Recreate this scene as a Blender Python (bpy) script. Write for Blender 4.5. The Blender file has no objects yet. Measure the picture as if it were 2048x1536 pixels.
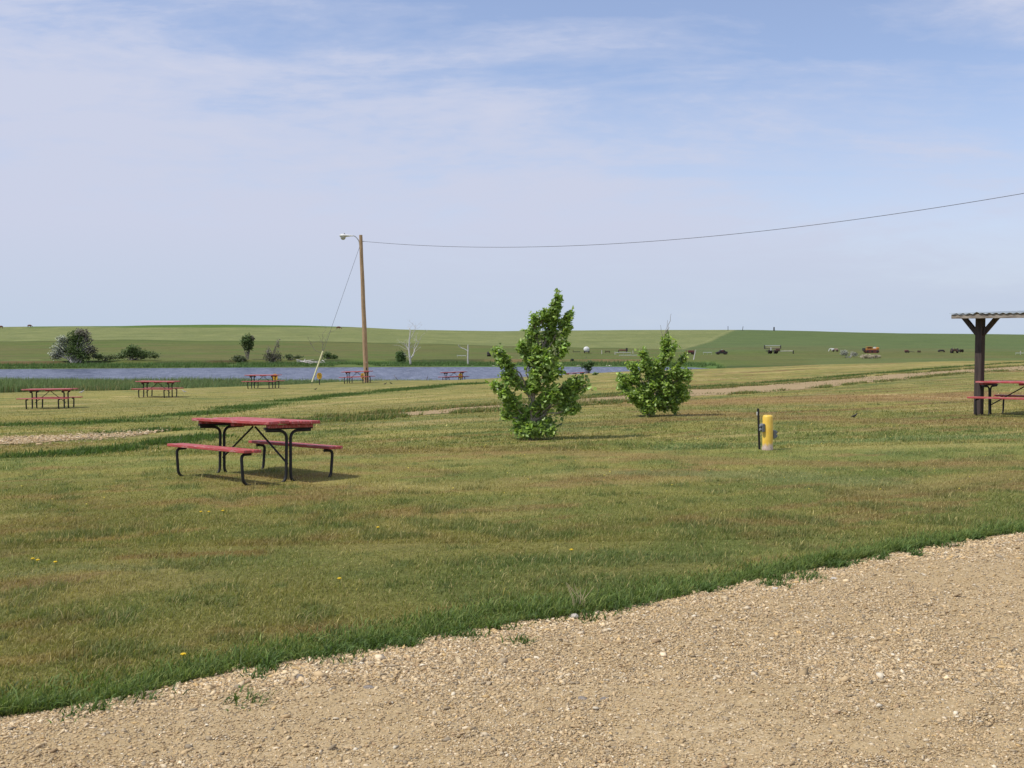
import bpy, math, random
import numpy as np
from math import radians as R
from mathutils import Vector, Matrix
random.seed(7); rng = np.random.default_rng(11)
scene = bpy.context.scene
COL = scene.collection
F = 2100.0; YH = 668.0; ZC = 1.65            # photograph's focal length (px), horizon row, eye height
PITCH = math.atan((768 - YH) / F)            # camera looks down by this much
CP, SP = math.cos(PITCH), math.sin(PITCH)

# ------------------------------------------------------------------ noise
def _hash(ix, iy, s):
    h = (ix.astype(np.int64) * 374761393 + iy.astype(np.int64) * 668265263 + s * 974634777) & 0xFFFFFFFF
    h = ((h ^ (h >> 13)) * 1274126177) & 0xFFFFFFFF
    return ((h ^ (h >> 16)) & 0xFFFFFF) / float(0xFFFFFF)
def vnoise(x, y, s=0):
    x = np.asarray(x, float); y = np.asarray(y, float)
    ix = np.floor(x); iy = np.floor(y); fx = x - ix; fy = y - iy
    fx = fx * fx * (3 - 2 * fx); fy = fy * fy * (3 - 2 * fy)
    a = _hash(ix, iy, s); b = _hash(ix + 1, iy, s); c = _hash(ix, iy + 1, s); d = _hash(ix + 1, iy + 1, s)
    return (a + (b - a) * fx) * (1 - fy) + (c + (d - c) * fx) * fy
def fbm(x, y, s=0, o=4):
    v = 0; a = .5; t = 0
    for k in range(o):
        v = v + a * vnoise(x, y, s + k); t += a; a *= .55; x = x * 2.03 + 17.1; y = y * 2.03 - 9.7
    return v / t
def sstep(a, b, x):
    t = np.clip((x - a) / (b - a), 0, 1); return t * t * (3 - 2 * t)

# ------------------------------------------------------------------ terrain
CTRL = [(1024, 2, 0), (-300, 3, 0), (2400, 4, 0), (0, 4.5, 0), (1024, 6, 0), (2048, 8.8, 0), (506, 14, -.26),
        (1060, 19.3, -.30), (1533, 16.7, -.22), (1960, 23.7, -.20), (1296, 25, -.33), (2300, 15, -.05), (0, 20, -.42),
        (100, 41, -1.24), (316, 50, -1.36), (527, 59, -1.43), (715, 68, -1.55), (840, 70, -1.47), (908, 70, -1.42),
        (1000, 74, -1.48), (1200, 74, -1.13), (1400, 74, -.89), (1700, 74, -.5), (2048, 74, -.25), (2300, 74, -.1),
        (0, 52, -1.3), (-300, 45, -1.3), (-300, 20, -.5), (2400, 40, -.1)]
_cx = np.array([(p - 1024) / F * d for p, d, z in CTRL]); _cy = np.array([float(d) for p, d, z in CTRL]); _cz = np.array([z for p, d, z in CTRL])
def _tps(r2): return .5 * r2 * np.log(r2 + 1e-9)
_K = _tps((_cx[:, None] - _cx) ** 2 + (_cy[:, None] - _cy) ** 2) + np.eye(len(_cx)) * 6.0
_P = np.stack([np.ones_like(_cx), _cx, _cy], 1)
_sol = np.linalg.solve(np.block([[_K, _P], [_P.T, np.zeros((3, 3))]]), np.concatenate([_cz, np.zeros(3)]))
def _lawn(x, y):
    v = _sol[-3] + _sol[-2] * x + _sol[-1] * y
    for i in range(len(_cx)):
        v = v + _sol[i] * _tps((x - _cx[i]) ** 2 + (y - _cy[i]) ** 2)
    return v
def b2p(b): return 1024 + F * b
EDGE_P = [-600, 0, 316, 527, 715, 790, 840, 908, 1000, 1200, 2400]; EDGE_D = [46, 53, 58, 66, 74, 74, 72.5, 71, 75, 77, 77]
SH_P = [-900, 0, 420, 800, 1200, 1380, 1430, 1470]; SH_D = [205, 211, 219.5, 226, 228, 224, 214, 150]
CR_P = [-900, 0, 150, 300, 450, 600, 700, 800, 1000, 1250, 1500, 1700, 2048, 2600]
CR_Y = [659, 654, 651.5, 649.5, 649.5, 651, 654, 658.5, 662.5, 660, 660, 664, 669, 671]
LAKE_Z = -5.4; LAKE_N = 141.0
def terr(x, y):
    x = np.asarray(x, float); y = np.asarray(y, float)
    yy = np.maximum(y, 1.5)
    b = np.clip(x / yy, -.75, .75); p = b2p(b)
    de = np.interp(p, EDGE_P, EDGE_D)
    xl = np.clip(x, -.62 * yy - 2, .62 * yy + 2); yl = np.minimum(yy, de)
    sc = np.where(yy > de, de / yy, 1.0)
    z = _lawn(xl * sc, yl)
    z = z * sstep(1.5, 4.5, y)
    z = z + (vnoise(x * .22, y * .22, 5) - .5) * .05 * sstep(9, 20, y)
    z = z - .066 * np.maximum(yy - de, 0)
    z = np.maximum(z, -5.25 + .05 * vnoise(x * .2, y * .2, 8))
    ds = np.interp(p, SH_P, SH_D) + (vnoise(x * .07, y * 0 + 3, 9) - .5) * 2.2
    dn = LAKE_N + (fbm(x * .05, y * 0, 12) - .5) * 5
    bed = np.minimum(sstep(dn, dn + 4, y), 1 - sstep(ds - 5, ds, y))
    z = np.where((y > dn - 1) & (y < ds + 1), np.minimum(z, -5.25 - 1.2 * bed), z)
    # far bank and hill
    zc = ZC + (YH - np.interp(p, CR_P, CR_Y)) / F * 600
    s = np.clip((y - 232) / (600 - 232), 0, 1)
    bank = -5.45 + .55 * sstep(ds - 1.5, ds + 5, y)
    cut = cutmask(x, y, p)
    bank = bank + sstep(ds + 9, ds + 10.2 + 4 * (1 - cut), y) * .75
    hill = bank + (zc + 4.15) * (.35 * s + .65 * s * s) + (fbm(x * .02, y * .02, 3) - .5) * 1.1 * sstep(240, 300, y) * (1 - .7 * sstep(500, 600, y))
    over = np.maximum(y - 600, 0)
    hill = hill - over * over / (over + 60) * .035
    hill = np.maximum(hill, -60)
    z = np.where(y > ds - 1.5, np.maximum(hill, z), z)
    return z
def cutmask(x, y, p):
    m = np.interp(p, [-400, -50, 20, 110, 150, 400, 425, 455, 480, 860, 1000, 1150, 1270, 1330], [.6, .8, 1, 1, 0, 0, 1, 1, 0, 0, .8, .8, .7, 0])
    return m * sstep(.3, .6, fbm(x * .08, y * .02 + 5, 21) + .2 * m)
def tz(x, y): return float(terr(np.array([x]), np.array([y]))[0])
def gpt(px, y):                          # ground point under image column px at distance y
    x = (px - 1024) / F * y
    for _ in range(4):
        z = tz(x, y); x = (px - 1024) / F * (y * CP + (ZC - z) * SP)
    return Vector((x, y, z))
def proj(v):
    zz = v[2] - ZC; d = v[1] * CP - zz * SP; u = v[1] * SP + zz * CP
    return (1024 + F * v[0] / d, 768 - F * u / d)
def unproj(px, py, y):                   # point at distance y seen at (px, py)
    a = (px - 1024) / F; c = (768 - py) / F
    dx, dy, dz = a, CP + c * SP, -SP + c * CP
    k = y / dy
    return Vector((dx * k, y, ZC + dz * k))
def ray(px, py):                         # where the sight line meets the ground
    ys = np.exp(np.linspace(math.log(3), math.log(640), 900))
    a = (px - 1024) / F; c = (768 - py) / F
    k = ys / (CP + c * SP); xs = a * k; zs = ZC + (-SP + c * CP) * k
    d = zs - terr(xs, ys); i = int(np.argmax(d < 0))
    if i == 0: return Vector((xs[-1], ys[-1], tz(xs[-1], ys[-1])))
    t = d[i - 1] / (d[i - 1] - d[i]); y = ys[i - 1] + (ys[i] - ys[i - 1]) * t; kk = y / (CP + c * SP)
    return Vector((a * kk, y, tz(a * kk, y)))
def gnormal(x, y, e=.6):
    return Vector((tz(x - e, y) - tz(x + e, y), tz(x, y - e) - tz(x, y + e), 2 * e)).normalized()

# ------------------------------------------------------------------ materials
def new_mat(name):
    m = bpy.data.materials.new(name); m.use_nodes = True
    nt = m.node_tree; return m, nt, nt.nodes['Principled BSDF'], nt.nodes, nt.links
def N(nodes, t, **kw):
    n = nodes.new(t)
    for k, v in kw.items():
        if k in n.inputs.keys() if isinstance(k, str) else False: n.inputs[k].default_value = v
        else: setattr(n, k, v)
    return n
def mixc(nodes, links, a, b, f, mode='MIX'):
    n = nodes.new('ShaderNodeMix'); n.data_type = 'RGBA'; n.blend_type = mode
    for sock, v in ((n.inputs[6], a), (n.inputs[7], b)):
        if hasattr(v, 'is_output'): links.new(v, sock)
        else: sock.default_value = (*v, 1)
    if hasattr(f, 'is_output'): links.new(f, n.inputs[0])
    else: n.inputs[0].default_value = f
    return n.outputs[2]
def ramp(nodes, links, src, stops):
    r = nodes.new('ShaderNodeValToRGB'); e = r.color_ramp.elements
    while len(e) > 1: e.remove(e[-1])
    e[0].position = stops[0][0]; e[0].color = (*stops[0][1], 1)
    for p, c in stops[1:]:
        q = e.new(p); q.color = (*c, 1)
    links.new(src, r.inputs[0]); return r.outputs[0]
def noise(nodes, links, scale, detail=4, rough=.55, vec=None, dist=0):
    n = nodes.new('ShaderNodeTexNoise'); n.inputs['Scale'].default_value = scale; n.inputs['Detail'].default_value = detail
    n.inputs['Roughness'].default_value = rough; n.inputs['Distortion'].default_value = dist
    if vec is not None: links.new(vec, n.inputs['Vector'])
    return n.outputs['Fac']
def coord(nodes, which='Object'): return nodes.new('ShaderNodeTexCoord').outputs[which]
def mapv(nodes, links, vec, scale=(1, 1, 1), rot=(0, 0, 0)):
    m = nodes.new('ShaderNodeMapping'); m.inputs['Scale'].default_value = scale; m.inputs['Rotation'].default_value = rot
    links.new(vec, m.inputs['Vector']); return m.outputs[0]
def bump(nodes, links, h, strength, dist, bsdf):
    b = nodes.new('ShaderNodeBump'); b.inputs['Strength'].default_value = strength; b.inputs['Distance'].default_value = dist
    links.new(h, b.inputs['Height']); links.new(b.outputs[0], bsdf.inputs['Normal'])
def simple(name, c1, c2, scale=8, rough=.7, bumps=.2, stretch=(1, 1, 1), metal=0, detail=5, lo=.35, hi=.65, bd=.004):
    m, nt, b, nd, lk = new_mat(name)
    v = mapv(nd, lk, coord(nd), stretch); f = noise(nd, lk, scale, detail, .6, v)
    lk.new(ramp(nd, lk, f, [(lo, c1), (hi, c2)]), b.inputs['Base Color'])
    b.inputs['Roughness'].default_value = rough; b.inputs['Metallic'].default_value = metal
    if bumps: bump(nd, lk, f, bumps, bd, b)
    return m
def attr_mat(name, rough=.75, transl=.0, vary=None, spec=.3, tint=(1.25, 1.3, .7)):
    m, nt, b, nd, lk = new_mat(name)
    a = nd.new('ShaderNodeAttribute'); a.attribute_name = 'Col'
    c = a.outputs['Color']
    if vary:
        f = noise(nd, lk, vary, 3, .6, coord(nd))
        c = mixc(nd, lk, c, ramp(nd, lk, f, [(.3, (.55, .55, .55)), (.7, (1.35, 1.35, 1.35))]), 1, 'MULTIPLY')
    lk.new(c, b.inputs['Base Color']); b.inputs['Roughness'].default_value = rough; b.inputs['Specular IOR Level'].default_value = spec
    if transl:
        t = nd.new('ShaderNodeBsdfTranslucent'); mx = nd.new('ShaderNodeMixShader'); mx.inputs[0].default_value = transl
        lk.new(mixc(nd, lk, c, tint, 1, 'MULTIPLY'), t.inputs['Color'])
        lk.new(b.outputs[0], mx.inputs[1]); lk.new(t.outputs[0], mx.inputs[2])
        lk.new(mx.outputs[0], nd['Material Output'].inputs['Surface'])
    return m

def red_paint(name):
    m, nt, b, nd, lk = new_mat(name)
    co = coord(nd)
    v = mapv(nd, lk, co, (1.2, 14, 6)); f = noise(nd, lk, 3, 6, .65, v)
    base = ramp(nd, lk, f, [(.3, (.28, .036, .036)), (.55, (.41, .062, .058)), (.75, (.47, .10, .09))])
    g = noise(nd, lk, 5.5, 7, .7, mapv(nd, lk, co, (1.0, 9, 5)))
    base = mixc(nd, lk, base, (.55, .36, .33), ramp(nd, lk, g, [(.53, (0, 0, 0)), (.65, (.8, .8, .8))]))
    lk.new(base, b.inputs['Base Color']); b.inputs['Roughness'].default_value = .55
    bump(nd, lk, f, .35, .004, b)
    return m
M = {}
M['red'] = red_paint('weathered_red_paint')
M['black'] = simple('black_painted_steel', (.005, .005, .0052), (.014, .0135, .013), 14, .62, .1)
M['pole'] = simple('weathered_pole_wood', (.27, .17, .09), (.48, .33, .19), 5, .85, .4, (6, 6, .5))
M['galv'] = simple('galvanised_steel', (.42, .44, .46), (.60, .62, .64), 9, .4, .05, metal=.3)
M['white'] = simple('aged_white_paint', (.55, .54, .50), (.76, .76, .73), 5, .55, .05)
M['guard'] = simple('faded_yellow_plastic', (.50, .47, .22), (.58, .56, .32), 6, .5, .05)
M['cable'] = simple('dark_cable', (.05, .05, .055), (.10, .10, .105), 20, .6, .0)
M['darkwood'] = simple('dark_stained_timber', (.030, .020, .017), (.075, .052, .042), 4, .8, .4, (7, 7, .6))
M['greywood'] = simple('weathered_grey_timber', (.13, .10, .075), (.38, .33, .27), 5, .85, .4, (.8, 6, 6))
M['tin'] = simple('dull_corrugated_tin', (.24, .28, .29), (.38, .42, .43), 3, .45, .05, (1, 1, 1), metal=.4)
M['rust'] = simple('rusty_iron', (.06, .03, .02), (.15, .075, .045), 3, .85, .3)
M['dark'] = simple('dark_grimy_iron', (.014, .013, .013), (.045, .038, .034), 4, .8, .3)
M['maroon'] = simple('faded_maroon_paint', (.09, .025, .022), (.20, .05, .04), 2.5, .7, .2)
M['orange'] = simple('faded_orange_paint', (.42, .15, .025), (.58, .27, .05), 2.5, .6, .2)
M['tyre'] = simple('dusty_rubber', (.014, .014, .014), (.04, .038, .035), 6, .9, .2)
M['bark'] = simple('grey_brown_bark', (.16, .13, .10), (.36, .31, .25), 9, .9, .5, (3, 3, .7))
M['palebark'] = simple('bleached_dead_wood', (.42, .38, .33), (.70, .66, .60), 4, .85, .4, (3, 3, .6))
M['twig'] = simple('dry_grey_twigs', (.12, .10, .085), (.25, .215, .185), 5, .9, .2)
M['signyel'] = simple('orange_yellow_sign_paint', (.62, .33, .02), (.72, .42, .03), 6, .5, .05)
M['cowred'] = simple('red_brown_hide', (.10, .04, .022), (.16, .065, .035), 2, .85, .1)
M['cowblack'] = simple('black_hide', (.008, .008, .008), (.02, .018, .017), 2, .8, .1)
M['feather'] = simple('dark_feathers', (.012, .011, .012), (.035, .03, .028), 30, .6, .1)
M['palefeather'] = simple('pale_grey_feathers', (.35, .33, .30), (.55, .53, .50), 20, .7, .1)
M['petal'] = simple('dandelion_yellow', (.70, .45, .01), (.80, .58, .02), 60, .6, .2)
M['stem'] = simple('dandelion_stem', (.09, .14, .035), (.14, .2, .05), 30, .6, .0)
M['stonepale'] = simple('pale_limestone', (.45, .40, .33), (.66, .60, .52), 30, .85, .5)
M['stonegrey'] = simple('grey_fieldstone', (.15, .128, .105), (.29, .25, .205), 30, .85, .5)
M['greybox'] = simple('grey_outlet_plastic', (.12, .13, .14), (.20, .21, .22), 20, .5, .05)
M['stalk'] = simple('dry_straw', (.42, .34, .18), (.58, .48, .28), 12, .8, .1)
M['grass'] = attr_mat('grass_blades', .6, .35)
M['reeds'] = attr_mat('reed_blades', .6, .25)
M['leaf'] = attr_mat('broad_green_leaves', .4, .45, spec=.5)
M['leaffar'] = attr_mat('distant_leaves', .6, .2)
M['pebble'] = attr_mat('gravel_stones', .85, 0)

def yellow_post():
    m, nt, b, nd, lk = new_mat('chipped_yellow_paint')
    co = coord(nd); f = noise(nd, lk, 9, 5, .6, co)
    base = ramp(nd, lk, f, [(.35, (.66, .40, .035)), (.65, (.78, .52, .07))])
    sep = nd.new('ShaderNodeSeparateXYZ'); lk.new(co, sep.inputs[0])
    ad = nd.new('ShaderNodeMath'); ad.operation = 'MULTIPLY_ADD'; lk.new(noise(nd, lk, 14, 6, .7, mapv(nd, lk, co, (1, 1, .4))), ad.inputs[0]); ad.inputs[1].default_value = -.13
    lk.new(sep.outputs[2], ad.inputs[2])
    k = ramp(nd, lk, ad.outputs[0], [(-.0 + .0, (1, 1, 1)), (.045, (0, 0, 0))])
    con = ramp(nd, lk, noise(nd, lk, 30, 5, .6, co), [(.35, (.42, .29, .22)), (.65, (.60, .47, .38))])
    base = mixc(nd, lk, base, con, k)
    st = noise(nd, lk, 5, 5, .7, mapv(nd, lk, co, (8, 8, 1.2)))
    base = mixc(nd, lk, base, (.74, .62, .36), ramp(nd, lk, st, [(.58, (0, 0, 0)), (.72, (.55, .55, .55))]))
    lk.new(base, b.inputs['Base Color']); b.inputs['Roughness'].default_value = .5
    bump(nd, lk, f, .25, .004, b)
    return m
M['yellow'] = yellow_post()

def ground_mat():
    m, nt, b, nd, lk = new_mat('turf_and_fields')
    a = nd.new('ShaderNodeAttribute'); a.attribute_name = 'Col'
    co = coord(nd); far = nd.new('ShaderNodeCameraData')
    f1 = noise(nd, lk, 26, 5, .7, co); f2 = noise(nd, lk, 1.3, 6, .65, mapv(nd, lk, co, (.5, 1, 1), (0, 0, -.3)))
    f3 = noise(nd, lk, .16, 7, .68, mapv(nd, lk, co, (.5, 1, 1)))
    c = mixc(nd, lk, a.outputs['Color'], ramp(nd, lk, f1, [(.3, (.55, .55, .5)), (.7, (1.4, 1.38, 1.35))]), 1, 'MULTIPLY')
    c = mixc(nd, lk, c, ramp(nd, lk, f2, [(.3, (.78, .82, .8)), (.7, (1.22, 1.17, 1.15))]), 1, 'MULTIPLY')
    c = mixc(nd, lk, c, ramp(nd, lk, f3, [(.3, (.82, .84, .82)), (.7, (1.18, 1.15, 1.12))]), 1, 'MULTIPLY')
    lk.new(c, b.inputs['Base Color']); b.inputs['Roughness'].default_value = .9; b.inputs['Specular IOR Level'].default_value = .1
    bump(nd, lk, f1, .6, .03, b)
    return m
M['ground'] = ground_mat()
def gravel_mat(name, dark, mid, light, s=55):
    m, nt, b, nd, lk = new_mat(name)
    co = coord(nd)
    def vor(scale):
        v = nd.new('ShaderNodeTexVoronoi'); v.inputs['Scale'].default_value = scale; v.inputs['Randomness'].default_value = 1
        lk.new(mapv(nd, lk, co, (.8, 1, 1)), v.inputs['Vector']); return v
    v1 = vor(s); v2 = vor(s * 2.1)
    sp = nd.new('ShaderNodeSeparateColor'); lk.new(v1.outputs['Color'], sp.inputs[0])
    sp2 = nd.new('ShaderNodeSeparateColor'); lk.new(v2.outputs['Color'], sp2.inputs[0])
    cA = ramp(nd, lk, sp.outputs[0], [(0, dark), (.25, mid), (.7, mid), (1, light)])
    cB = ramp(nd, lk, sp2.outputs[1], [(0, tuple(x * .8 for x in mid)), (.5, mid), (1, light)])
    n1 = noise(nd, lk, 7, 6, .7, co); c = mixc(nd, lk, cB, cA, ramp(nd, lk, n1, [(.42, (0, 0, 0)), (.6, (1, 1, 1))]))
    n2 = noise(nd, lk, .9, 5, .6, co); c = mixc(nd, lk, c, tuple(q * .9 for q in mid), ramp(nd, lk, n2, [(.4, (.15, .15, .15)), (.62, (.75, .75, .75))]))
    n3 = noise(nd, lk, 90, 3, .6, co); c = mixc(nd, lk, c, ramp(nd, lk, n3, [(.3, (.8, .8, .8)), (.7, (1.2, 1.2, 1.2))]), 1, 'MULTIPLY')
    lk.new(c, b.inputs['Base Color']); b.inputs['Roughness'].default_value = .92; b.inputs['Specular IOR Level'].default_value = .15
    h = nd.new('ShaderNodeMath'); h.operation = 'MULTIPLY_ADD'; lk.new(v1.outputs['Distance'], h.inputs[0]); h.inputs[1].default_value = -.6; lk.new(n3, h.inputs[2])
    bump(nd, lk, h.outputs[0], .55, .012, b)
    return m
M['gravel'] = gravel_mat('tan_gravel', (.19, .14, .085), (.43, .315, .165), (.55, .435, .275))
M['dirt'] = gravel_mat('dry_dirt_track', (.24, .17, .085), (.34, .245, .128), (.42, .315, .18), 18)
def water_mat():
    m, nt, b, nd, lk = new_mat('rippled_lake_water')
    co = coord(nd)
    f = noise(nd, lk, 1.1, 6, .65, mapv(nd, lk, co, (.55, 1.0, 1)))
    b.inputs['Base Color'].default_value = (.055, .065, .105, 1); b.inputs['Roughness'].default_value = .3; b.inputs['IOR'].default_value = 1.33; b.inputs['Specular IOR Level'].default_value = .14
    g = noise(nd, lk, 1.0, 7, .72, mapv(nd, lk, co, (1.0, .42, 1)))
    lk.new(ramp(nd, lk, g, [(.34, (.05, .06, .095)), (.5, (.105, .118, .165)), (.68, (.24, .255, .325))]), b.inputs['Base Color'])  # light and dark of the ripples' sky reflection painted into the base colour
    bump(nd, lk, f, 1.0, .45, b)
    return m
M['water'] = water_mat()

# ------------------------------------------------------------------ object helpers
def tag(o, label=None, cat=None, group=None, kind=None):
    if label: o['label'] = label
    if cat: o['category'] = cat
    if group: o['group'] = group
    if kind: o['kind'] = kind
    return o
def empty(name, loc, rz=0, tilt=None):
    o = bpy.data.objects.new(name, None); COL.objects.link(o); o.empty_display_size = .2
    if tilt is None: o.location = loc; o.rotation_euler = (0, 0, rz)
    else:
        q = Vector((0, 0, 1)).rotation_difference(tilt).to_matrix().to_4x4()
        o.matrix_world = Matrix.Translation(loc) @ q @ Matrix.Rotation(rz, 4, 'Z')
    return o
def thing(name, label, cat, loc, rz=0, group=None, tilt=None):
    return tag(empty(name, loc, rz, tilt), label, cat, group)
def np_mesh(name, V, faces, mat, parent=None, col=None, smooth=False, loc=None):
    V = np.asarray(V, np.float32); faces = np.asarray(faces, np.int32)
    me = bpy.data.meshes.new(name); k = faces.shape[1]
    me.vertices.add(len(V)); me.vertices.foreach_set('co', V.ravel())
    me.loops.add(faces.size); me.loops.foreach_set('vertex_index', faces.ravel())
    me.polygons.add(len(faces)); me.polygons.foreach_set('loop_start', np.arange(0, faces.size, k, dtype=np.int32))
    if smooth: me.polygons.foreach_set('use_smooth', np.ones(len(faces), bool))
    me.update(calc_edges=True)
    if col is not None:
        a = me.color_attributes.new('Col', 'FLOAT_COLOR', 'POINT')
        c = np.ones((len(V), 4), np.float32); c[:, :3] = col; a.data.foreach_set('color', c.ravel())
    me.materials.append(mat)
    o = bpy.data.objects.new(name, me); COL.objects.link(o)
    if parent is not None: o.parent = parent
    if loc is not None: o.location = loc
    return o
class MB:
    def __init__(s): s.v = []; s.f = []; s.sm = []
    def add(s, vs, fs, sm=False):
        n = len(s.v); s.v += [tuple(v) for v in vs]; s.f += [tuple(i + n for i in f) for f in fs]; s.sm += [sm] * len(fs); return s
    def box(s, c, size, rot=None, bev=0.0):
        hx, hy, hz = (d / 2 for d in size); bv = min(bev, hx * .9, hy * .9, hz * .9)
        Rm = rot if rot is not None else Matrix.Identity(3); c = Vector(c)
        if bv <= 0:
            P = [(x, y, z) for x in (-hx, hx) for y in (-hy, hy) for z in (-hz, hz)]
            Fc = [(0, 1, 3, 2), (4, 6, 7, 5), (0, 4, 5, 1), (2, 3, 7, 6), (0, 2, 6, 4), (1, 5, 7, 3)]
            return s.add([c + Rm @ Vector(p) for p in P], Fc)
        P = []; idx = {}
        for sx in (-1, 1):
            for sy in (-1, 1):
                for sz in (-1, 1):
                    for ax in range(3):
                        p = [sx * (hx - bv), sy * (hy - bv), sz * (hz - bv)]; p[ax] = (sx, sy, sz)[ax] * (hx, hy, hz)[ax]
                        idx[(sx, sy, sz, ax)] = len(P); P.append(c + Rm @ Vector(p))
        Fc = []
        for ax in range(3):
            o1, o2 = [a for a in range(3) if a != ax]
            for sg in (-1, 1):
                q = []
                for a, b in ((-1, -1), (1, -1), (1, 1), (-1, 1)):
                    k = [0, 0, 0]; k[ax] = sg; k[o1] = a; k[o2] = b; q.append(idx[(*k, ax)])
                if (sg > 0) != (ax != 1): q.reverse()
                Fc.append(tuple(q))
            for a in (-1, 1):
                for b in (-1, 1):
                    q = []
                    for t, axx in ((-1, o1), (1, o1), (1, o2), (-1, o2)):
                        k = [0, 0, 0]; k[ax] = t; k[o1] = a; k[o2] = b; q.append(idx[(*k, axx)])
                    Fc.append(tuple(q))
        for sx in (-1, 1):
            for sy in (-1, 1):
                for sz in (-1, 1): Fc.append(tuple(idx[(sx, sy, sz, ax)] for ax in range(3)))
        return s.add(P, Fc)
    def tube(s, pts, r, n=8, cap=True):
        pts = [Vector(p) for p in pts]; rs = r if isinstance(r, (list, tuple)) else [r] * len(pts)
        rings = []; up = None
        for i, p in enumerate(pts):
            t = (pts[min(i + 1, len(pts) - 1)] - pts[max(i - 1, 0)])
            t = t.normalized() if t.length > 1e-9 else Vector((0, 0, 1))
            if up is None:
                up = Vector((0, 0, 1)) if abs(t.z) < .9 else Vector((1, 0, 0))
            a = (up - t * up.dot(t)); a = a.normalized() if a.length > 1e-6 else t.orthogonal().normalized()
            b = t.cross(a); up = a
            rings.append([p + (a * math.cos(k * 2 * math.pi / n) + b * math.sin(k * 2 * math.pi / n)) * rs[i] for k in range(n)])
        vs = [v for rg in rings for v in rg]; fs = []
        for i in range(len(pts) - 1):
            for k in range(n):
                fs.append((i * n + k, i * n + (k + 1) % n, (i + 1) * n + (k + 1) % n, (i + 1) * n + k))
        s.add(vs, fs, True)
        if cap:
            s.add(rings[0], [tuple(reversed(range(n)))]); s.add(rings[-1], [tuple(range(n))])
        return s
    def lathe(s, prof, axis='Z', c=(0, 0, 0), n=20):
        vs = []; fs = []; c = Vector(c)
        for r, h in prof:
            for k in range(n):
                a = 2 * math.pi * k / n; p = (r * math.cos(a), r * math.sin(a), h)
                if axis == 'X': p = (p[2], p[0], p[1])
                if axis == 'Y': p = (p[0], p[2], p[1])
                vs.append(c + Vector(p))
        for i in range(len(prof) - 1):
            for k in range(n):
                fs.append((i * n + k, i * n + (k + 1) % n, (i + 1) * n + (k + 1) % n, (i + 1) * n + k))
        return s.add(vs, fs, True)
    def build(s, name, mat, parent=None, loc=None):
        me = bpy.data.meshes.new(name); me.from_pydata(s.v, [], s.f); me.polygons.foreach_set('use_smooth', s.sm)
        me.materials.append(mat); me.update()
        import bmesh
        bm = bmesh.new(); bm.from_mesh(me); bmesh.ops.recalc_face_normals(bm, faces=bm.faces); bm.to_mesh(me); bm.free()
        o = bpy.data.objects.new(name, me); COL.objects.link(o)
        if parent is not None: o.parent = parent
        if loc is not None: o.location = loc
        return o
def copy_tree(o, parent=None):
    c = o.copy(); COL.objects.link(c)
    if parent is not None: c.parent = parent
    for ch in list(o.children): copy_tree(ch, c)
    return c
def bend(pts, r, n=6):                     # round the corners of a polyline
    pts = [Vector(p) for p in pts]; out = [pts[0]]
    for i in range(1, len(pts) - 1):
        a = (pts[i - 1] - pts[i]); b = (pts[i + 1] - pts[i]); q = min(r, a.length * .49, b.length * .49)
        A = pts[i] + a.normalized() * q; B = pts[i] + b.normalized() * q
        for k in range(n + 1):
            t = k / n; out.append(A * (1 - t) ** 2 + pts[i] * 2 * t * (1 - t) + B * t * t)
    out.append(pts[-1]); return out

# ------------------------------------------------------------------ lawn colours
def wpoly(pl): return np.array([tuple(ray(px, py))[:2] for px, py in pl])
def pdist(x, y, P):
    d = np.full(np.shape(x), 1e9)
    for a, b in zip(P[:-1], P[1:]):
        ab = b - a; L = ab @ ab + 1e-9
        t = np.clip(((x - a[0]) * ab[0] + (y - a[1]) * ab[1]) / L, 0, 1)
        d = np.minimum(d, np.hypot(x - a[0] - t * ab[0], y - a[1] - t * ab[1]))
    return d
LUSH = (.075, .125, .026); STRAW = (.33, .28, .105); BROWN = (.25, .175, .072); PALEG = (.19, .20, .07); OLIVE = (.24, .222, .066); GREEN = (.17, .192, .054)
EDGE = np.array([(-40, -18), (-14, -2.2), (-6, 2.55), (-2.2, 4.5), (-1.26, 5.23), (.16, 6.06), (1.83, 7.19), (4.3, 8.8), (9, 11.9), (18, 18.2), (40, 33)])
GRAVEL_PATCH = wpoly([(-260, 893), (-60, 886), (100, 879), (220, 873), (300, 868)])
TRACK = wpoly([(590, 838), (700, 832), (860, 824), (1000, 815), (1240, 799), (1400, 785), (1560, 771), (1700, 760), (1820, 751), (1960, 742), (2060, 736), (2300, 722)])
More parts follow.
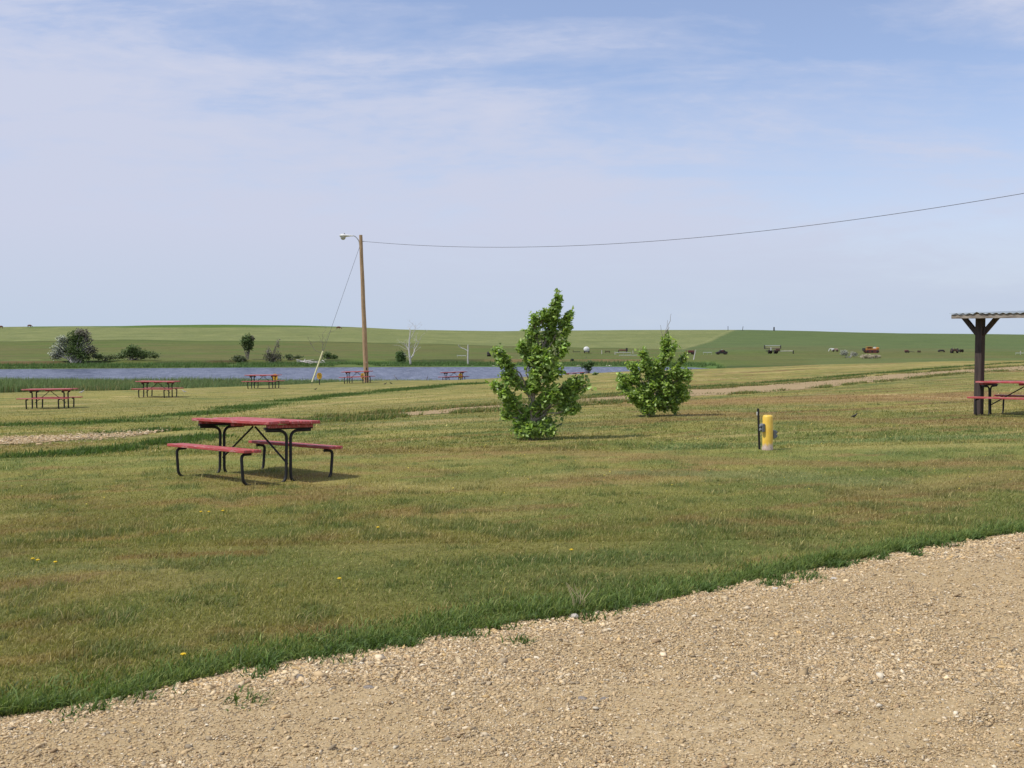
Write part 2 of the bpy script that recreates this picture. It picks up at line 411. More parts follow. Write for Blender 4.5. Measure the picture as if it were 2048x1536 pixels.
STRIPS = [([(-80, 852), (200, 846), (400, 828), (560, 803), (700, 788), (860, 774), (960, 766)], 1.1, LUSH, .8),
          ([(200, 868), (380, 857), (520, 846), (620, 842), (760, 838)], .55, LUSH, .75),
          ([(-80, 925), (100, 912), (260, 897), (420, 872)], .45, LUSH, .6),
          ([(1040, 800), (1240, 787), (1400, 774), (1560, 763), (1800, 743), (2060, 724)], .5, (.085, .125, .03), .7),
          ([(1240, 810), (1400, 797), (1560, 786), (1800, 764), (2060, 744)], .5, (.10, .13, .035), .6),
          ([(420, 832), (700, 811), (1000, 786), (1200, 772), (1400, 757)], .9, STRAW, .7),
          ([(500, 822), (700, 803), (860, 792)], .45, (.40, .31, .14), .7),
          ([(1330, 806), (1600, 800), (1800, 795), (2060, 792)], 2.6, (.265, .17, .075), .85),
          ([(1380, 824), (1650, 838), (2060, 850)], 1.1, BROWN, .7),
          ([(1500, 740), (1800, 731), (2060, 726)], 2.6, STRAW, .6),
          ([(620, 905), (1050, 900), (1300, 912), (1500, 924), (1800, 930), (2060, 925)], .55, BROWN, .65),
          ([(640, 925), (760, 935), (900, 945)], .3, BROWN, .5),
          ([(1330, 896), (1550, 888), (1800, 878), (2060, 872)], .5, (.155, .205, .075), .8),
          ([(1180, 945), (1500, 950), (1750, 965)], .6, (.155, .19, .075), .6),
          ([(1600, 789), (1750, 788), (1900, 796), (2060, 800)], .10, (.42, .34, .17), .9),
          ([(640, 965), (900, 972), (1200, 945)], .35, STRAW, .6),
          ([(1100, 838), (1330, 832), (1500, 840)], .5, PALEG, .6),
          ([(-80, 1165), (150, 1135), (300, 1138)], .14, (.13, .18, .08), .4),
          ([(100, 1085), (240, 1078), (400, 1058)], .08, (.36, .26, .11), .8),
          ([(250, 1115), (500, 1105)], .16, (.23, .14, .05), .7),
          ([(-80, 1330), (60, 1322), (140, 1312)], .1, (.33, .23, .09), .7),
          ([(2060, 950), (1900, 975), (1750, 985)], .5, BROWN, .5)]
STRIPS = [(wpoly(p), w, np.array(c), s) for p, w, c, s in STRIPS]
PIX_EDGE_TUFT = .34
def side(x, y):                           # >0 on the lawn side of the gravel road's edge
    ex = np.interp(x, EDGE[:, 0], EDGE[:, 1]); return (y - ex) * .82
def lawn_rgb(x, y):
    c_, s_ = math.cos(.42), math.sin(.42)
    u = x * c_ + y * s_; v = -x * s_ + y * c_
    n1 = fbm(u * .16, v * .45, 31); n2 = fbm(u * .7 + 3, v * 1.5, 41); n3 = fbm(x * 3.1, y * 3.1, 51, 3)
    def L(a, b, t): return a + (np.asarray(b) - a) * t[..., None]
    c = np.broadcast_to(np.array(GREEN), np.shape(x) + (3,)).copy()
    c = L(c, OLIVE, sstep(.32, .62, .55 * n1 + .45 * n2))
    c = L(c, BROWN, sstep(.53, .68, .4 * n1 + .3 * n3 + .3 * n2) * .8)
    c = L(c, STRAW, sstep(.54, .72, fbm(u * .5 + 9, v * 1.1, 61)) * .55)
    c = L(c, BROWN, sstep(.60, .74, fbm(u * .9, v * 2.4, 65)) * .7); c = L(c, (.125, .165, .050), sstep(.58, .7, fbm(x * 2.6 + 5, y * 2.6, 66)) * .6)
    c = L(c, LUSH, sstep(.58, .74, fbm(u * .4 + 2, v * .9, 71)) * .3)
    far = sstep(16, 34, y); c = L(c, (.25, .215, .066), far * .5)
    left = sstep(30, 40, y) * (1 - sstep(-.12, .0, x / np.maximum(y, 1)))
    c = L(c, (.235, .22, .072), left * .65)
    mid = sstep(13, 22, y); c = L(c, (.36, .29, .13), sstep(.60, .70, fbm(u * .25, v * 2.0, 75)) * mid * .8); c = L(c, (.19, .115, .052), sstep(.58, .70, fbm(u * .22 + 4, v * 1.2, 76)) * mid * .75 * sstep(-.1, .25, x / np.maximum(y, 1)))
    c = L(c, (.085, .13, .038), sstep(.62, .72, fbm(u * .3 + 1, v * 1.6, 77)) * mid * .6)
    for P, w, rgb, st in STRIPS:
        d = pdist(x, y, P); m = 1 - sstep(w * .45, w * 1.15, d + (n3 - .5) * w * .9 + (n2 - .5) * w * 1.2)
        c = L(c, rgb, m * st * (.65 + .5 * n2))
    return c
def far_rgb(x, y):
    b = x / np.maximum(y, 1); p = b2p(b); n = fbm(x * .03, y * .05, 81); n2 = fbm(x * .15, y * .12, 91)
    def L(a, q, t): return a + (np.asarray(q) - a) * np.clip(t, 0, 1)[..., None]
    c = np.broadcast_to(np.array((.098, .128, .032)), np.shape(x) + (3,)).copy()
    c = L(c, (.125, .125, .042), sstep(.45, .62, n) * .6)
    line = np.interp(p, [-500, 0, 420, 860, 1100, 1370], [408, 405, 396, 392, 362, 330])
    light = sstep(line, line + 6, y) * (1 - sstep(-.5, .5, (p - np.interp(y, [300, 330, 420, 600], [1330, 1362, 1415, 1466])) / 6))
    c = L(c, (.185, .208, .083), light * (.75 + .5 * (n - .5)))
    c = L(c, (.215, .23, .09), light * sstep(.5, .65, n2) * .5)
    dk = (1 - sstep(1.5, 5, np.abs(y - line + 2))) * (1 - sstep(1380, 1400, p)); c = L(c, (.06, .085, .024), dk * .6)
    top = np.interp(p, [-100, 80, 250, 420, 620, 900], [640, 600, 562, 556, 575, 640])
    c = L(c, (.075, .135, .022), sstep(top, top + 6, y) * .9)
    rt = sstep(0, 10, p - np.interp(y, [300, 330, 420, 600], [1330, 1362, 1415, 1466])) * sstep(290, 320, y)
    c = L(c, (.095, .135, .048), rt * .85)
    edge = (1 - sstep(4, 8, np.abs(p - np.interp(y, [330, 420, 600], [1362, 1415, 1466])))) * sstep(325, 340, y); c = L(c, (.24, .25, .11), edge * .45)
    ds = np.interp(p, SH_P, SH_D)
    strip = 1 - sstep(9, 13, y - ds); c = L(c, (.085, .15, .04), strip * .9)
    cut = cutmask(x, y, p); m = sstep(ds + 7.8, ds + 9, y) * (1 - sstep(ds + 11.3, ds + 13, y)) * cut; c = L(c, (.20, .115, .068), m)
    c = L(c, (.035, .05, .018), sstep(ds + 8, ds + 9.5, y) * (1 - sstep(ds + 11, ds + 15, y)) * np.interp(p, [-100, 0, 180, 330, 560, 600, 960, 1000], [.3, .3, .7, .8, .6, .9, .9, 0]) * sstep(.3, .5, n2))  # bank shadow painted as a dark line in the grass colour
    c = L(c, (.135, .12, .05), (1 - sstep(330, 390, y)) * sstep(.42, .6, fbm(x * .035 + 3, y * .09, 95)) * .4)
    c = L(c, (.21, .2, .08), (1 - sstep(2, 5, np.abs(y - ds - 24))) * np.interp(p, [-300, 0, 70, 90], [.4, .8, .8, 0]) * sstep(.4, .6, n2))
    yr = sstep(.27, .3, b) * (1 - sstep(246, 252, y)); c = L(c, (.12, .15, .05), yr * .6)
    return c
def ground_rgb(x, y):
    p = b2p(x / np.maximum(y, 1)); de = np.interp(p, EDGE_P, EDGE_D)
    c = lawn_rgb(x, y)
    m = sstep(de + 1, de + 6, y)[..., None]; c = c * (1 - m) + np.array((.06, .09, .025)) * m
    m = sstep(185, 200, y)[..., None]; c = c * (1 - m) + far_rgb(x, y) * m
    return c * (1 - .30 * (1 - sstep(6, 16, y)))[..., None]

# ------------------------------------------------------------------ ground, roads, lake
rr = np.concatenate([np.geomspace(1.2, 60, 430), np.linspace(60, 150, 150)[1:], np.linspace(150, 203, 18)[1:], np.linspace(203, 252, 150)[1:],
                     np.linspace(252, 625, 190)[1:], np.geomspace(625, 9000, 40)[1:]])
th = np.concatenate([np.linspace(-math.pi, -.62, 40)[:-1], np.linspace(-.62, .62, 520), np.linspace(.62, math.pi, 40)[1:]])
RRg, TH = np.meshgrid(rr, th, indexing='ij')
gx = RRg * np.sin(TH); gy = RRg * np.cos(TH)
gx = np.where(RRg > 150, gx, gx)
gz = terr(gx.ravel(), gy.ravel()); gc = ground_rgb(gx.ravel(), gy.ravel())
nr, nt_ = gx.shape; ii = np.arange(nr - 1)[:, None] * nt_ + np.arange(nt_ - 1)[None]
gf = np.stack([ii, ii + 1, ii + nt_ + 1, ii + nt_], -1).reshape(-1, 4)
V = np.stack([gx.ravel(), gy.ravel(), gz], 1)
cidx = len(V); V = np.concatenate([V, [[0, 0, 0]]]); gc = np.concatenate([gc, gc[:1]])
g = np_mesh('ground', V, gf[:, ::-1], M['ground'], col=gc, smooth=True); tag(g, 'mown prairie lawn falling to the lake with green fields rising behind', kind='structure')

def strip_sheet(name, left, right, mat, lift, na=10, label=None):
    L_ = np.asarray(left); R_ = np.asarray(right); t = np.linspace(0, 1, na)[None, :, None]
    P = L_[:, None, :] * (1 - t) + R_[:, None, :] * t
    x = P[..., 0].ravel(); y = P[..., 1].ravel(); z = terr(x, y) + lift
    n, m_ = P.shape[:2]; k = np.arange(n - 1)[:, None] * m_ + np.arange(m_ - 1)[None]
    f = np.stack([k, k + m_, k + m_ + 1, k + 1], -1).reshape(-1, 4)
    o = np_mesh(name, np.stack([x, y, z], 1), f, mat, smooth=True); return tag(o, label, kind='structure')
def resample(P, n):
    d = np.concatenate([[0], np.cumsum(np.hypot(*(P[1:] - P[:-1]).T))]); t = np.linspace(0, d[-1], n)
    # smooth interpolation
    x = np.interp(t, d, P[:, 0]); y = np.interp(t, d, P[:, 1])
    return np.stack([x, y], 1), t
ex = np.concatenate([np.linspace(-40, -6, 60), np.linspace(-5.98, 8, 1400), np.linspace(8.05, 40, 200)])
ey = np.interp(ex, EDGE[:, 0], EDGE[:, 1])
wob = (fbm(ex * 1.2, ex * 0, 101) - .5) * .34 + (vnoise(ex * 9, ex * 0, 102) - .5) * .10 + (vnoise(ex * 30, ex * 0, 103) - .5) * .05
edge_w = np.stack([ex, ey + wob], 1); other = np.stack([ex + 6.2, ey - 10.5], 1)
tt = np.linspace(0, 1, 70) ** 2.2
P = edge_w[:, None] * (1 - tt)[None, :, None] + other[:, None] * tt[None, :, None]
x = P[..., 0].ravel(); y = P[..., 1].ravel(); n, m_ = P.shape[:2]
def roadz(x, y): return terr(x, y) + .006 + .02 * sstep(-.02, -.35, side(x, y)) + (fbm(x * 2.2, y * 2.2, 120) - .5) * .03 * sstep(-.02, -.3, side(x, y))
z = roadz(x, y)
k = np.arange(n - 1)[:, None] * m_ + np.arange(m_ - 1)[None]; f = np.stack([k, k + 1, k + m_ + 1, k + m_], -1).reshape(-1, 4)
tag(np_mesh('gravel_road', np.stack([x, y, z], 1), f[:, ::-1], M['gravel'], smooth=True), 'tan gravel road crossing the foreground', kind='structure')
def ragged(P, hw, n, s, amp):
    C, t = resample(P, n); T = np.gradient(C, axis=0); T /= np.linalg.norm(T, axis=1)[:, None]; Nn = np.stack([-T[:, 1], T[:, 0]], 1)
    end = np.minimum(sstep(0, 3.5, t), sstep(0, 3.5, t[-1] - t))
    h = np.interp(np.linspace(0, 1, n), np.linspace(0, 1, len(hw)), hw) * (.15 + .85 * end)
    a = h * (1 + (fbm(t * .7, t * 0, s) - .5) * amp + (vnoise(t * 4, t * 0, s + 5) - .5) * amp * .5)
    b = h * (1 + (fbm(t * .7, t * 0 + 7, s) - .5) * amp + (vnoise(t * 4, t * 0 + 7, s + 5) - .5) * amp * .5)
    return C + Nn * a[:, None], C - Nn * b[:, None]
l, r_ = ragged(GRAVEL_PATCH, [1.6, 1.6, 1.35, .9, .35], 500, 130, .9)
strip_sheet('gravel_track', l, r_, M['gravel'], .010, 8, 'pale gravel track running out into grass at the left')
def bypar(P, n): return np.stack([np.interp(np.linspace(0, len(P) - 1, n), np.arange(len(P)), P[:, k]) for k in (0, 1)], 1)
TU = bypar(wpoly([(560, 841), (700, 832.5), (800, 824), (980, 811), (1160, 797), (1240, 791), (1380, 780), (1517, 771), (1660, 760), (1850, 744), (1948, 738), (2060, 731), (2130, 727.5)]), 1100)
TL = bypar(wpoly([(560, 842.5), (700, 839.5), (800, 832), (980, 821), (1160, 809), (1240, 804), (1380, 793), (1517, 785), (1660, 773), (1850, 754), (1948, 745), (2060, 739.5), (2130, 735)]), 1100)
_d = TU - TL; _w = np.hypot(_d[:, 0], _d[:, 1]); _n = _d / _w[:, None]
_q = np.linspace(0, 1, 1100) * 60
_a = (fbm(_q * 1.1, _q * 0, 141) - .5) * 1.1 + (vnoise(_q * 7, _q * 0, 142) - .5) * .5; _b = (fbm(_q * 1.1, _q * 0 + 9, 141) - .5) * 1.1 + (vnoise(_q * 7, _q * 0 + 9, 142) - .5) * .5
sc_ = np.minimum(1, _w / 1.6)[:, None]
strip_sheet('dirt_track', TU + _n * _a[:, None] * sc_ * 1.0, TL - _n * _b[:, None] * sc_ * .8, M['dirt'], .008, 10, 'dry dirt track crossing the lawn behind the saplings')
TRACKW = np.concatenate([(TU + TL) / 2])[::20]; TRACKHW = float(np.mean(_w)) / 2
# lake
lx = np.linspace(-420, 75, 60); ly = np.linspace(118, 236, 20); LX, LY = np.meshgrid(lx, ly, indexing='ij')
k = np.arange(59)[:, None] * 20 + np.arange(19)[None]
tag(np_mesh('lake_water', np.stack([LX.ravel(), LY.ravel(), np.full(LX.size, LAKE_Z)], 1), np.stack([k, k + 20, k + 21, k + 1], -1).reshape(-1, 4), M['water']),
    'wind-rippled blue grey lake behind the lawn', kind='structure')

# ------------------------------------------------------------------ grass, reeds, gravel stones
def blades(x, y, h, w, rgb, lean, mat, name, seg2=True, z0=-.008, wind=(.5, .1)):
    n = len(x); z = terr(x, y) + z0
    a = rng.uniform(0, 2 * np.pi, n); dx = np.cos(a); dy = np.sin(a)
    lx = rng.normal(0, lean, n) + wind[0] * lean; ly = rng.normal(0, lean, n) + wind[1] * lean
    B = np.stack([x, y, z], 1); W = np.stack([dx, dy, 0 * dx], 1) * (w / 2)[:, None]
    Mid = B + np.stack([lx * h * .35, ly * h * .35, h * .58], 1); T = B + np.stack([lx * h, ly * h, h * (1 - .25 * (lx ** 2 + ly ** 2).clip(0, 2))], 1)
    if seg2:
        Vv = np.stack([B - W, B + W, Mid - W * .75, Mid + W * .75, T], 1).reshape(-1, 3); o = np.arange(n)[:, None] * 5
        fc = np.stack([o + [0, 1, 3], o + [0, 3, 2], o + [2, 3, 4]], 1).reshape(-1, 3)
        sh = np.array([.70, .70, 1.08, 1.08, 1.45])  # shading put into the blade colour: darkened roots, highlighted tips
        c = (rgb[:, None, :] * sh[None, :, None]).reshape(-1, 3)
    else:
        Vv = np.stack([B - W, B + W, T], 1).reshape(-1, 3); fc = np.arange(n * 3).reshape(-1, 3)
        c = (rgb[:, None, :] * np.array([.78, .78, 1.32])[None, :, None]).reshape(-1, 3)  # same painted root shade and tip highlight on single-triangle blades
    return Vv, fc, c
def scatter_view(d0, d1, n, half=.56, pw=1.0):   # points spread over the visible wedge, thinner with distance
    u = rng.uniform(0, 1, n)
    if pw == 0: y = d0 + (d1 - d0) * u
    else: y = (d0 ** -pw + (d1 ** -pw - d0 ** -pw) * u) ** (-1 / pw)
    x = rng.uniform(-half, half, n) * y; return x, y
def road_keep(x, y):
    k = np.ones(len(x), bool)
    d = pdist(x, y, GRAVEL_PATCH); k &= ~((d < 1.25) & (rng.uniform(0, 1, len(x)) < .96) & (fbm(x * .5, y * .9, 150) < .60 - .0 * d))
    d = pdist(x, y, TRACKW); hw = np.interp(x, TRACKW[:, 0], _w[::20] / 2); q = fbm(x * .9, y * .9, 155); m = d < hw * (.75 + .7 * (q - .35))
    k &= ~(m & (rng.uniform(0, 1, len(x)) < np.where(d > hw * .6, .62, .88)))
    return k
parts = []
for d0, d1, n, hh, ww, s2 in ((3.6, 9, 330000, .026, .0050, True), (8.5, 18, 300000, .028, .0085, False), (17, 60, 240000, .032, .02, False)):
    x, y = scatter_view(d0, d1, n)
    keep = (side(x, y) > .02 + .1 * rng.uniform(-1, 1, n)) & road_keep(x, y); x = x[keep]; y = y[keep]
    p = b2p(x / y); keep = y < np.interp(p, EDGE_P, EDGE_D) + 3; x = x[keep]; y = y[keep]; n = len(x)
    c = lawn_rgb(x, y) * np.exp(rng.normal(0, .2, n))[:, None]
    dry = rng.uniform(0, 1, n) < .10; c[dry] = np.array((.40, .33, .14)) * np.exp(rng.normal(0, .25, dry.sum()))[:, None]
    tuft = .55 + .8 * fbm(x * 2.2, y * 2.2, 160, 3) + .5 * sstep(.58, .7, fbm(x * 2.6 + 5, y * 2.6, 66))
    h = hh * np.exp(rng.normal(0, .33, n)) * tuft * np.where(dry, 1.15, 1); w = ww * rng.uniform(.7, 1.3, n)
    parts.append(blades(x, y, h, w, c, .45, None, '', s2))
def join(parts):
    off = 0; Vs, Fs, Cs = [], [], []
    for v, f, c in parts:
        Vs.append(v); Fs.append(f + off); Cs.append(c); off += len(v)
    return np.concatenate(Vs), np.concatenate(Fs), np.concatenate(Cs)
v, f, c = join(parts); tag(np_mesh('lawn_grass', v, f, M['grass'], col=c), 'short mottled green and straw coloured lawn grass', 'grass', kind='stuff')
# longer dark grass along the road edge
n = 80000; t = rng.uniform(0, 1, n); xe = -3.6 + 11.5 * t ** 1.25; off = np.abs(rng.normal(0, .19, n)) - .05
off = off * (.35 + 1.25 * fbm(xe * .9, xe * 0, 170)); kv = (rng.uniform(0, 1, n) < .45 + 1.1 * fbm(xe * 2.3, off * 3, 172)); xe = xe[kv]; off = off[kv]; n = len(xe)
ye = np.interp(xe, EDGE[:, 0], EDGE[:, 1]) + (fbm(xe * 1.2, xe * 0, 101) - .5) * .34; x = xe - off * .55; y = ye + off * .83
h = (.012 + .085 * fbm(xe * 2.1, off * 4, 171) ** 1.3) * np.exp(rng.normal(0, .3, n)) * (1 - .55 * sstep(.25, .62, off)); w = rng.uniform(.005, .009, n)
base = np.array((.10, .148, .036)); c = base * np.exp(rng.normal(0, .3, n))[:, None]; lt = rng.uniform(0, 1, n) < .30; c[lt] = np.array((.19, .23, .06)) * np.exp(rng.normal(0, .2, lt.sum()))[:, None]
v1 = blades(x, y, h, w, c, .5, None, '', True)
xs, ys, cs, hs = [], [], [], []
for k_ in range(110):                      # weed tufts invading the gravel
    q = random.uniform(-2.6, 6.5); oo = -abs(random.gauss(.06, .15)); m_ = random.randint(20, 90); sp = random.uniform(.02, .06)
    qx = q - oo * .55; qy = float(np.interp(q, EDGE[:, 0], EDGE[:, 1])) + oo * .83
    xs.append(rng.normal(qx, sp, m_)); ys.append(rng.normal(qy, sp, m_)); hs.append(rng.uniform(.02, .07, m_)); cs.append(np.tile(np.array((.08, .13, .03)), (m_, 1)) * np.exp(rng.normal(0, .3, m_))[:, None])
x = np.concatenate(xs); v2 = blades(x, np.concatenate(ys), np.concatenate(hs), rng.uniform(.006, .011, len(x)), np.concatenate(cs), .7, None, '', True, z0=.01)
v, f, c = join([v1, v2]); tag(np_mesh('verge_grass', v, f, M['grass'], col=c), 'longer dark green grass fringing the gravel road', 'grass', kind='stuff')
# lush grass of the overgrown track and around the gravel patch
ps = []
for P_, hw_, n in ((STRIPS[0][0], 1.0, 26000), (STRIPS[1][0], .5, 12000), (STRIPS[2][0], .4, 9000), (STRIPS[3][0], .5, 12000)):
    C, t = resample(P_, 400); i = rng.integers(0, 400, n); T = np.gradient(C, axis=0); T /= np.linalg.norm(T, axis=1)[:, None]
    o = rng.normal(0, hw_ * .55, n); x = C[i, 0] - T[i, 1] * o + rng.normal(0, .15, n); y = C[i, 1] + T[i, 0] * o + rng.normal(0, .15, n)
    k = fbm(x * .4, y * .8, 180) > .42; x = x[k]; y = y[k]; n = len(x)
    c = np.array((.075, .125, .028)) * np.exp(rng.normal(0, .3, n))[:, None]
    ps.append(blades(x, y, .065 * np.exp(rng.normal(0, .35, n)), rng.uniform(.02, .035, n), c, .4, None, '', False))
for E_, sg in ((TU, -1), (TL, 1)):            # ragged turf creeping onto the dirt track
    n = 30000; i = rng.integers(0, 1100, n); o = rng.normal(0, .42, n) + .12 * sg * -1; x = E_[i, 0] + _n[i, 0] * o * 1.0 + rng.normal(0, .1, n); y = E_[i, 1] + _n[i, 1] * o + rng.normal(0, .1, n)
    k = fbm(x * .8, y * .8, 182) > .50; x = x[k]; y = y[k]; n = len(x)
    c = np.where((rng.uniform(0, 1, n) < .55)[:, None], np.array((.10, .145, .036)), np.array((.25, .21, .08))) * np.exp(rng.normal(0, .25, n))[:, None]
    ps.append(blades(x, y, .075 * np.exp(rng.normal(0, .35, n)), rng.uniform(.02, .04, n), c, .4, None, '', False, z0=.0))
n = 9000; i = rng.integers(0, 1100, n); q = rng.uniform(0, 1, n); x = TL[i, 0] + (TU[i, 0] - TL[i, 0]) * q; y = TL[i, 1] + (TU[i, 1] - TL[i, 1]) * q
k = fbm(x * .5, y * 1.2, 184) > .57; x = x[k]; y = y[k]; n = len(x)
ps.append(blades(x, y, .06 * np.exp(rng.normal(0, .35, n)), rng.uniform(.02, .04, n), np.array((.17, .165, .06)) * np.exp(rng.normal(0, .3, n))[:, None], .4, None, '', False, z0=.0))
v, f, c = join(ps); tag(np_mesh('track_side_grass', v, f, M['grass'], col=c), 'lush dark green grass beside the old tracks', 'grass', kind='stuff')
# reeds on the near shore
n = 60000; p = rng.uniform(-260, 1080, n); y = 119 + 24 * rng.uniform(0, 1, n) ** .8; x = (p - 1024) / F * y
hh = np.interp(p, [-300, 300, 420, 560, 800, 1080], [1.2, 1.15, 1.05, .95, .9, .8]) * (.72 + .5 * fbm(x * .12, y * .1, 190)) * np.exp(rng.normal(0, .13, n))
c = np.array((.125, .17, .066)) * np.exp(rng.normal(0, .22, n))[:, None] * (.8 + .5 * fbm(x * .1, y * .1, 195))[:, None]
dry = rng.uniform(0, 1, n) < .12 + .3 * sstep(.55, .72, fbm(x * .06, y * .03, 198)); c[dry] = np.array((.33, .26, .12)) * np.exp(rng.normal(0, .2, dry.sum()))[:, None]; hh[dry] *= .8
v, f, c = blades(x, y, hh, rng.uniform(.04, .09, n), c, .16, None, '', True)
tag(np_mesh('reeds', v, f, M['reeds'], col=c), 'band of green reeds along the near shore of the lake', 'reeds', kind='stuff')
# soft rushes on the far shore
n = 26000; p = rng.uniform(-200, 1500, n); ds = np.interp(p, SH_P, SH_D); y = ds + rng.uniform(-.5, 9, n); x = (p - 1024) / F * y
k = fbm(x * .06, y * .05, 201) > .36; x = x[k]; y = y[k]; n = len(x)
v, f, c = blades(x, y, .45 * np.exp(rng.normal(0, .35, n)), rng.uniform(.08, .16, n), np.array((.10, .165, .05)) * np.exp(rng.normal(0, .22, n))[:, None], .2, None, '', False)
tag(np_mesh('shore_rushes', v, f, M['reeds'], col=c), 'low green rushes along the far shore', 'rushes', kind='stuff')
# loose stones on the gravel road
PHI = (1 + 5 ** .5) / 2
ICO = np.array([(-1, PHI, 0), (1, PHI, 0), (-1, -PHI, 0), (1, -PHI, 0), (0, -1, PHI), (0, 1, PHI), (0, -1, -PHI), (0, 1, -PHI), (PHI, 0, -1), (PHI, 0, 1), (-PHI, 0, -1), (-PHI, 0, 1)]) / math.hypot(1, PHI)
ICF = np.array([(0, 11, 5), (0, 5, 1), (0, 1, 7), (0, 7, 10), (0, 10, 11), (1, 5, 9), (5, 11, 4), (11, 10, 2), (10, 7, 6), (7, 1, 8), (3, 9, 4), (3, 4, 2), (3, 2, 6), (3, 6, 8), (3, 8, 9), (4, 9, 5), (2, 4, 11), (6, 2, 10), (8, 6, 7), (9, 8, 1)])
def stones(x, y, s, rgb, lift=None):
    n = len(x); z = roadz(x, y) if lift is None else terr(x, y) + lift
    sc = s[:, None] * np.stack([rng.uniform(.8, 1.7, n), rng.uniform(.6, 1.0, n), rng.uniform(.28, .6, n)], 1)
    Vl = ICO[None] * rng.uniform(.72, 1.2, (n, 12, 1)) * sc[:, None, :]
    a = rng.uniform(0, 2 * np.pi, n); ca, sa = np.cos(a)[:, None], np.sin(a)[:, None]
    tl = rng.normal(0, .25, n)[:, None]; X0 = Vl[..., 0]; Z0 = Vl[..., 2] + X0 * tl
    X = X0 * ca - Vl[..., 1] * sa; Y = X0 * sa + Vl[..., 1] * ca
    Vw = np.stack([X + x[:, None], Y + y[:, None], Z0 + (z + sc[:, 2] * .30)[:, None]], -1).reshape(-1, 3)
    Fw = (ICF[None] + np.arange(n)[:, None, None] * 12).reshape(-1, 3)
    return Vw, Fw, np.repeat(rgb, 12, 0)
OCF = np.array([(0, 2, 4), (2, 1, 4), (1, 3, 4), (3, 0, 4), (2, 0, 5), (1, 2, 5), (3, 1, 5), (0, 3, 5)])
def chips(x, y, s, rgb):                  # the smallest chips: flat eight-sided splinters
    n = len(x); z = roadz(x, y); a = rng.uniform(0, 2 * np.pi, n)
    L1 = s * rng.uniform(.9, 2.0, n); L2 = s * rng.uniform(.6, 1.1, n); hh = s * rng.uniform(.3, .75, n); ca, sa = np.cos(a), np.sin(a); tl = rng.normal(0, .3, (n, 2))
    P = [np.stack([ca * L1, sa * L1, tl[:, 0] * L1], 1), np.stack([-ca * L1, -sa * L1, -tl[:, 0] * L1], 1), np.stack([-sa * L2, ca * L2, tl[:, 1] * L2], 1), np.stack([sa * L2, -ca * L2, -tl[:, 1] * L2], 1),
         np.stack([rng.normal(0, .4, n) * L2, rng.normal(0, .4, n) * L2, hh], 1), np.stack([0 * s, 0 * s, -hh], 1)]
    Vw = (np.stack(P, 1) + np.stack([x, y, z + hh * .35], 1)[:, None, :]).reshape(-1, 3)
    return Vw, (OCF[None] + np.arange(n)[:, None, None] * 6).reshape(-1, 3), np.repeat(rgb, 6, 0)
PAL = np.array([(.44, .32, .19), (.50, .39, .255), (.38, .27, .15), (.56, .46, .34), (.26, .205, .145), (.29, .19, .11), (.175, .145, .112), (.62, .55, .45), (.46, .31, .14)])
PAL = PAL * np.array((1.18, 1.18, 1.08)); PAL = PAL * .76 + np.array((.46, .345, .20)) * .24; PW = np.array([.24, .18, .22, .09, .09, .07, .05, .02, .04])
sp_ = []
for d0, d1, n, mu in ((2.9, 5.2, 13000, .0064), (4.6, 8.5, 17000, .0068), (7.5, 14, 22000, .0082), (10, 22, 8000, .012), (2.9, 5.4, -210000, .0036), (4.8, 9, -230000, .0046), (8, 15, -80000, .0070)):
    small = n < 0; n = abs(n); x, y = scatter_view(d0, d1, n, .55, .8)
    s_ = side(x, y); dens = .35 + .9 * sstep(.42, .62, fbm(x * 1.4, y * 1.4, 210)) + 1.2 * (1 - sstep(.1, .6, -s_)) + (.35 if small else 0)
    k = (s_ < -.02) & (rng.uniform(0, 1.4, n) < dens); x = x[k]; y = y[k]; s_ = s_[k]; n = len(x)
    rim = 1 - sstep(.1, .7, -s_)
    sz = mu * np.exp(rng.normal(0, .42, n)) * (1 + .35 * rim * rng.uniform(0, 1, n)); c = PAL[rng.choice(len(PAL), n, p=PW)] * np.exp(rng.normal(0, .12, n))[:, None]
    c = c * (1 + .12 * rim)[:, None]
    sp_.append(chips(x, y, sz, c) if small else stones(x, y, sz, c))
n = 5000; C, t = resample(GRAVEL_PATCH, 300); i = rng.integers(0, 300, n); o = rng.normal(0, .75, n); x = C[i, 0] + rng.normal(0, .1, n); y = C[i, 1] + o
sp_.append(stones(x, y, .014 * np.exp(rng.normal(0, .4, n)), PAL[rng.choice(len(PAL), n, p=PW)] * 1.05, .03))
v, f, c = join(sp_); tag(np_mesh('gravel_stones', v, f, M['pebble'], col=c), 'loose tan and grey pebbles scattered over the gravel', 'gravel', kind='stuff')

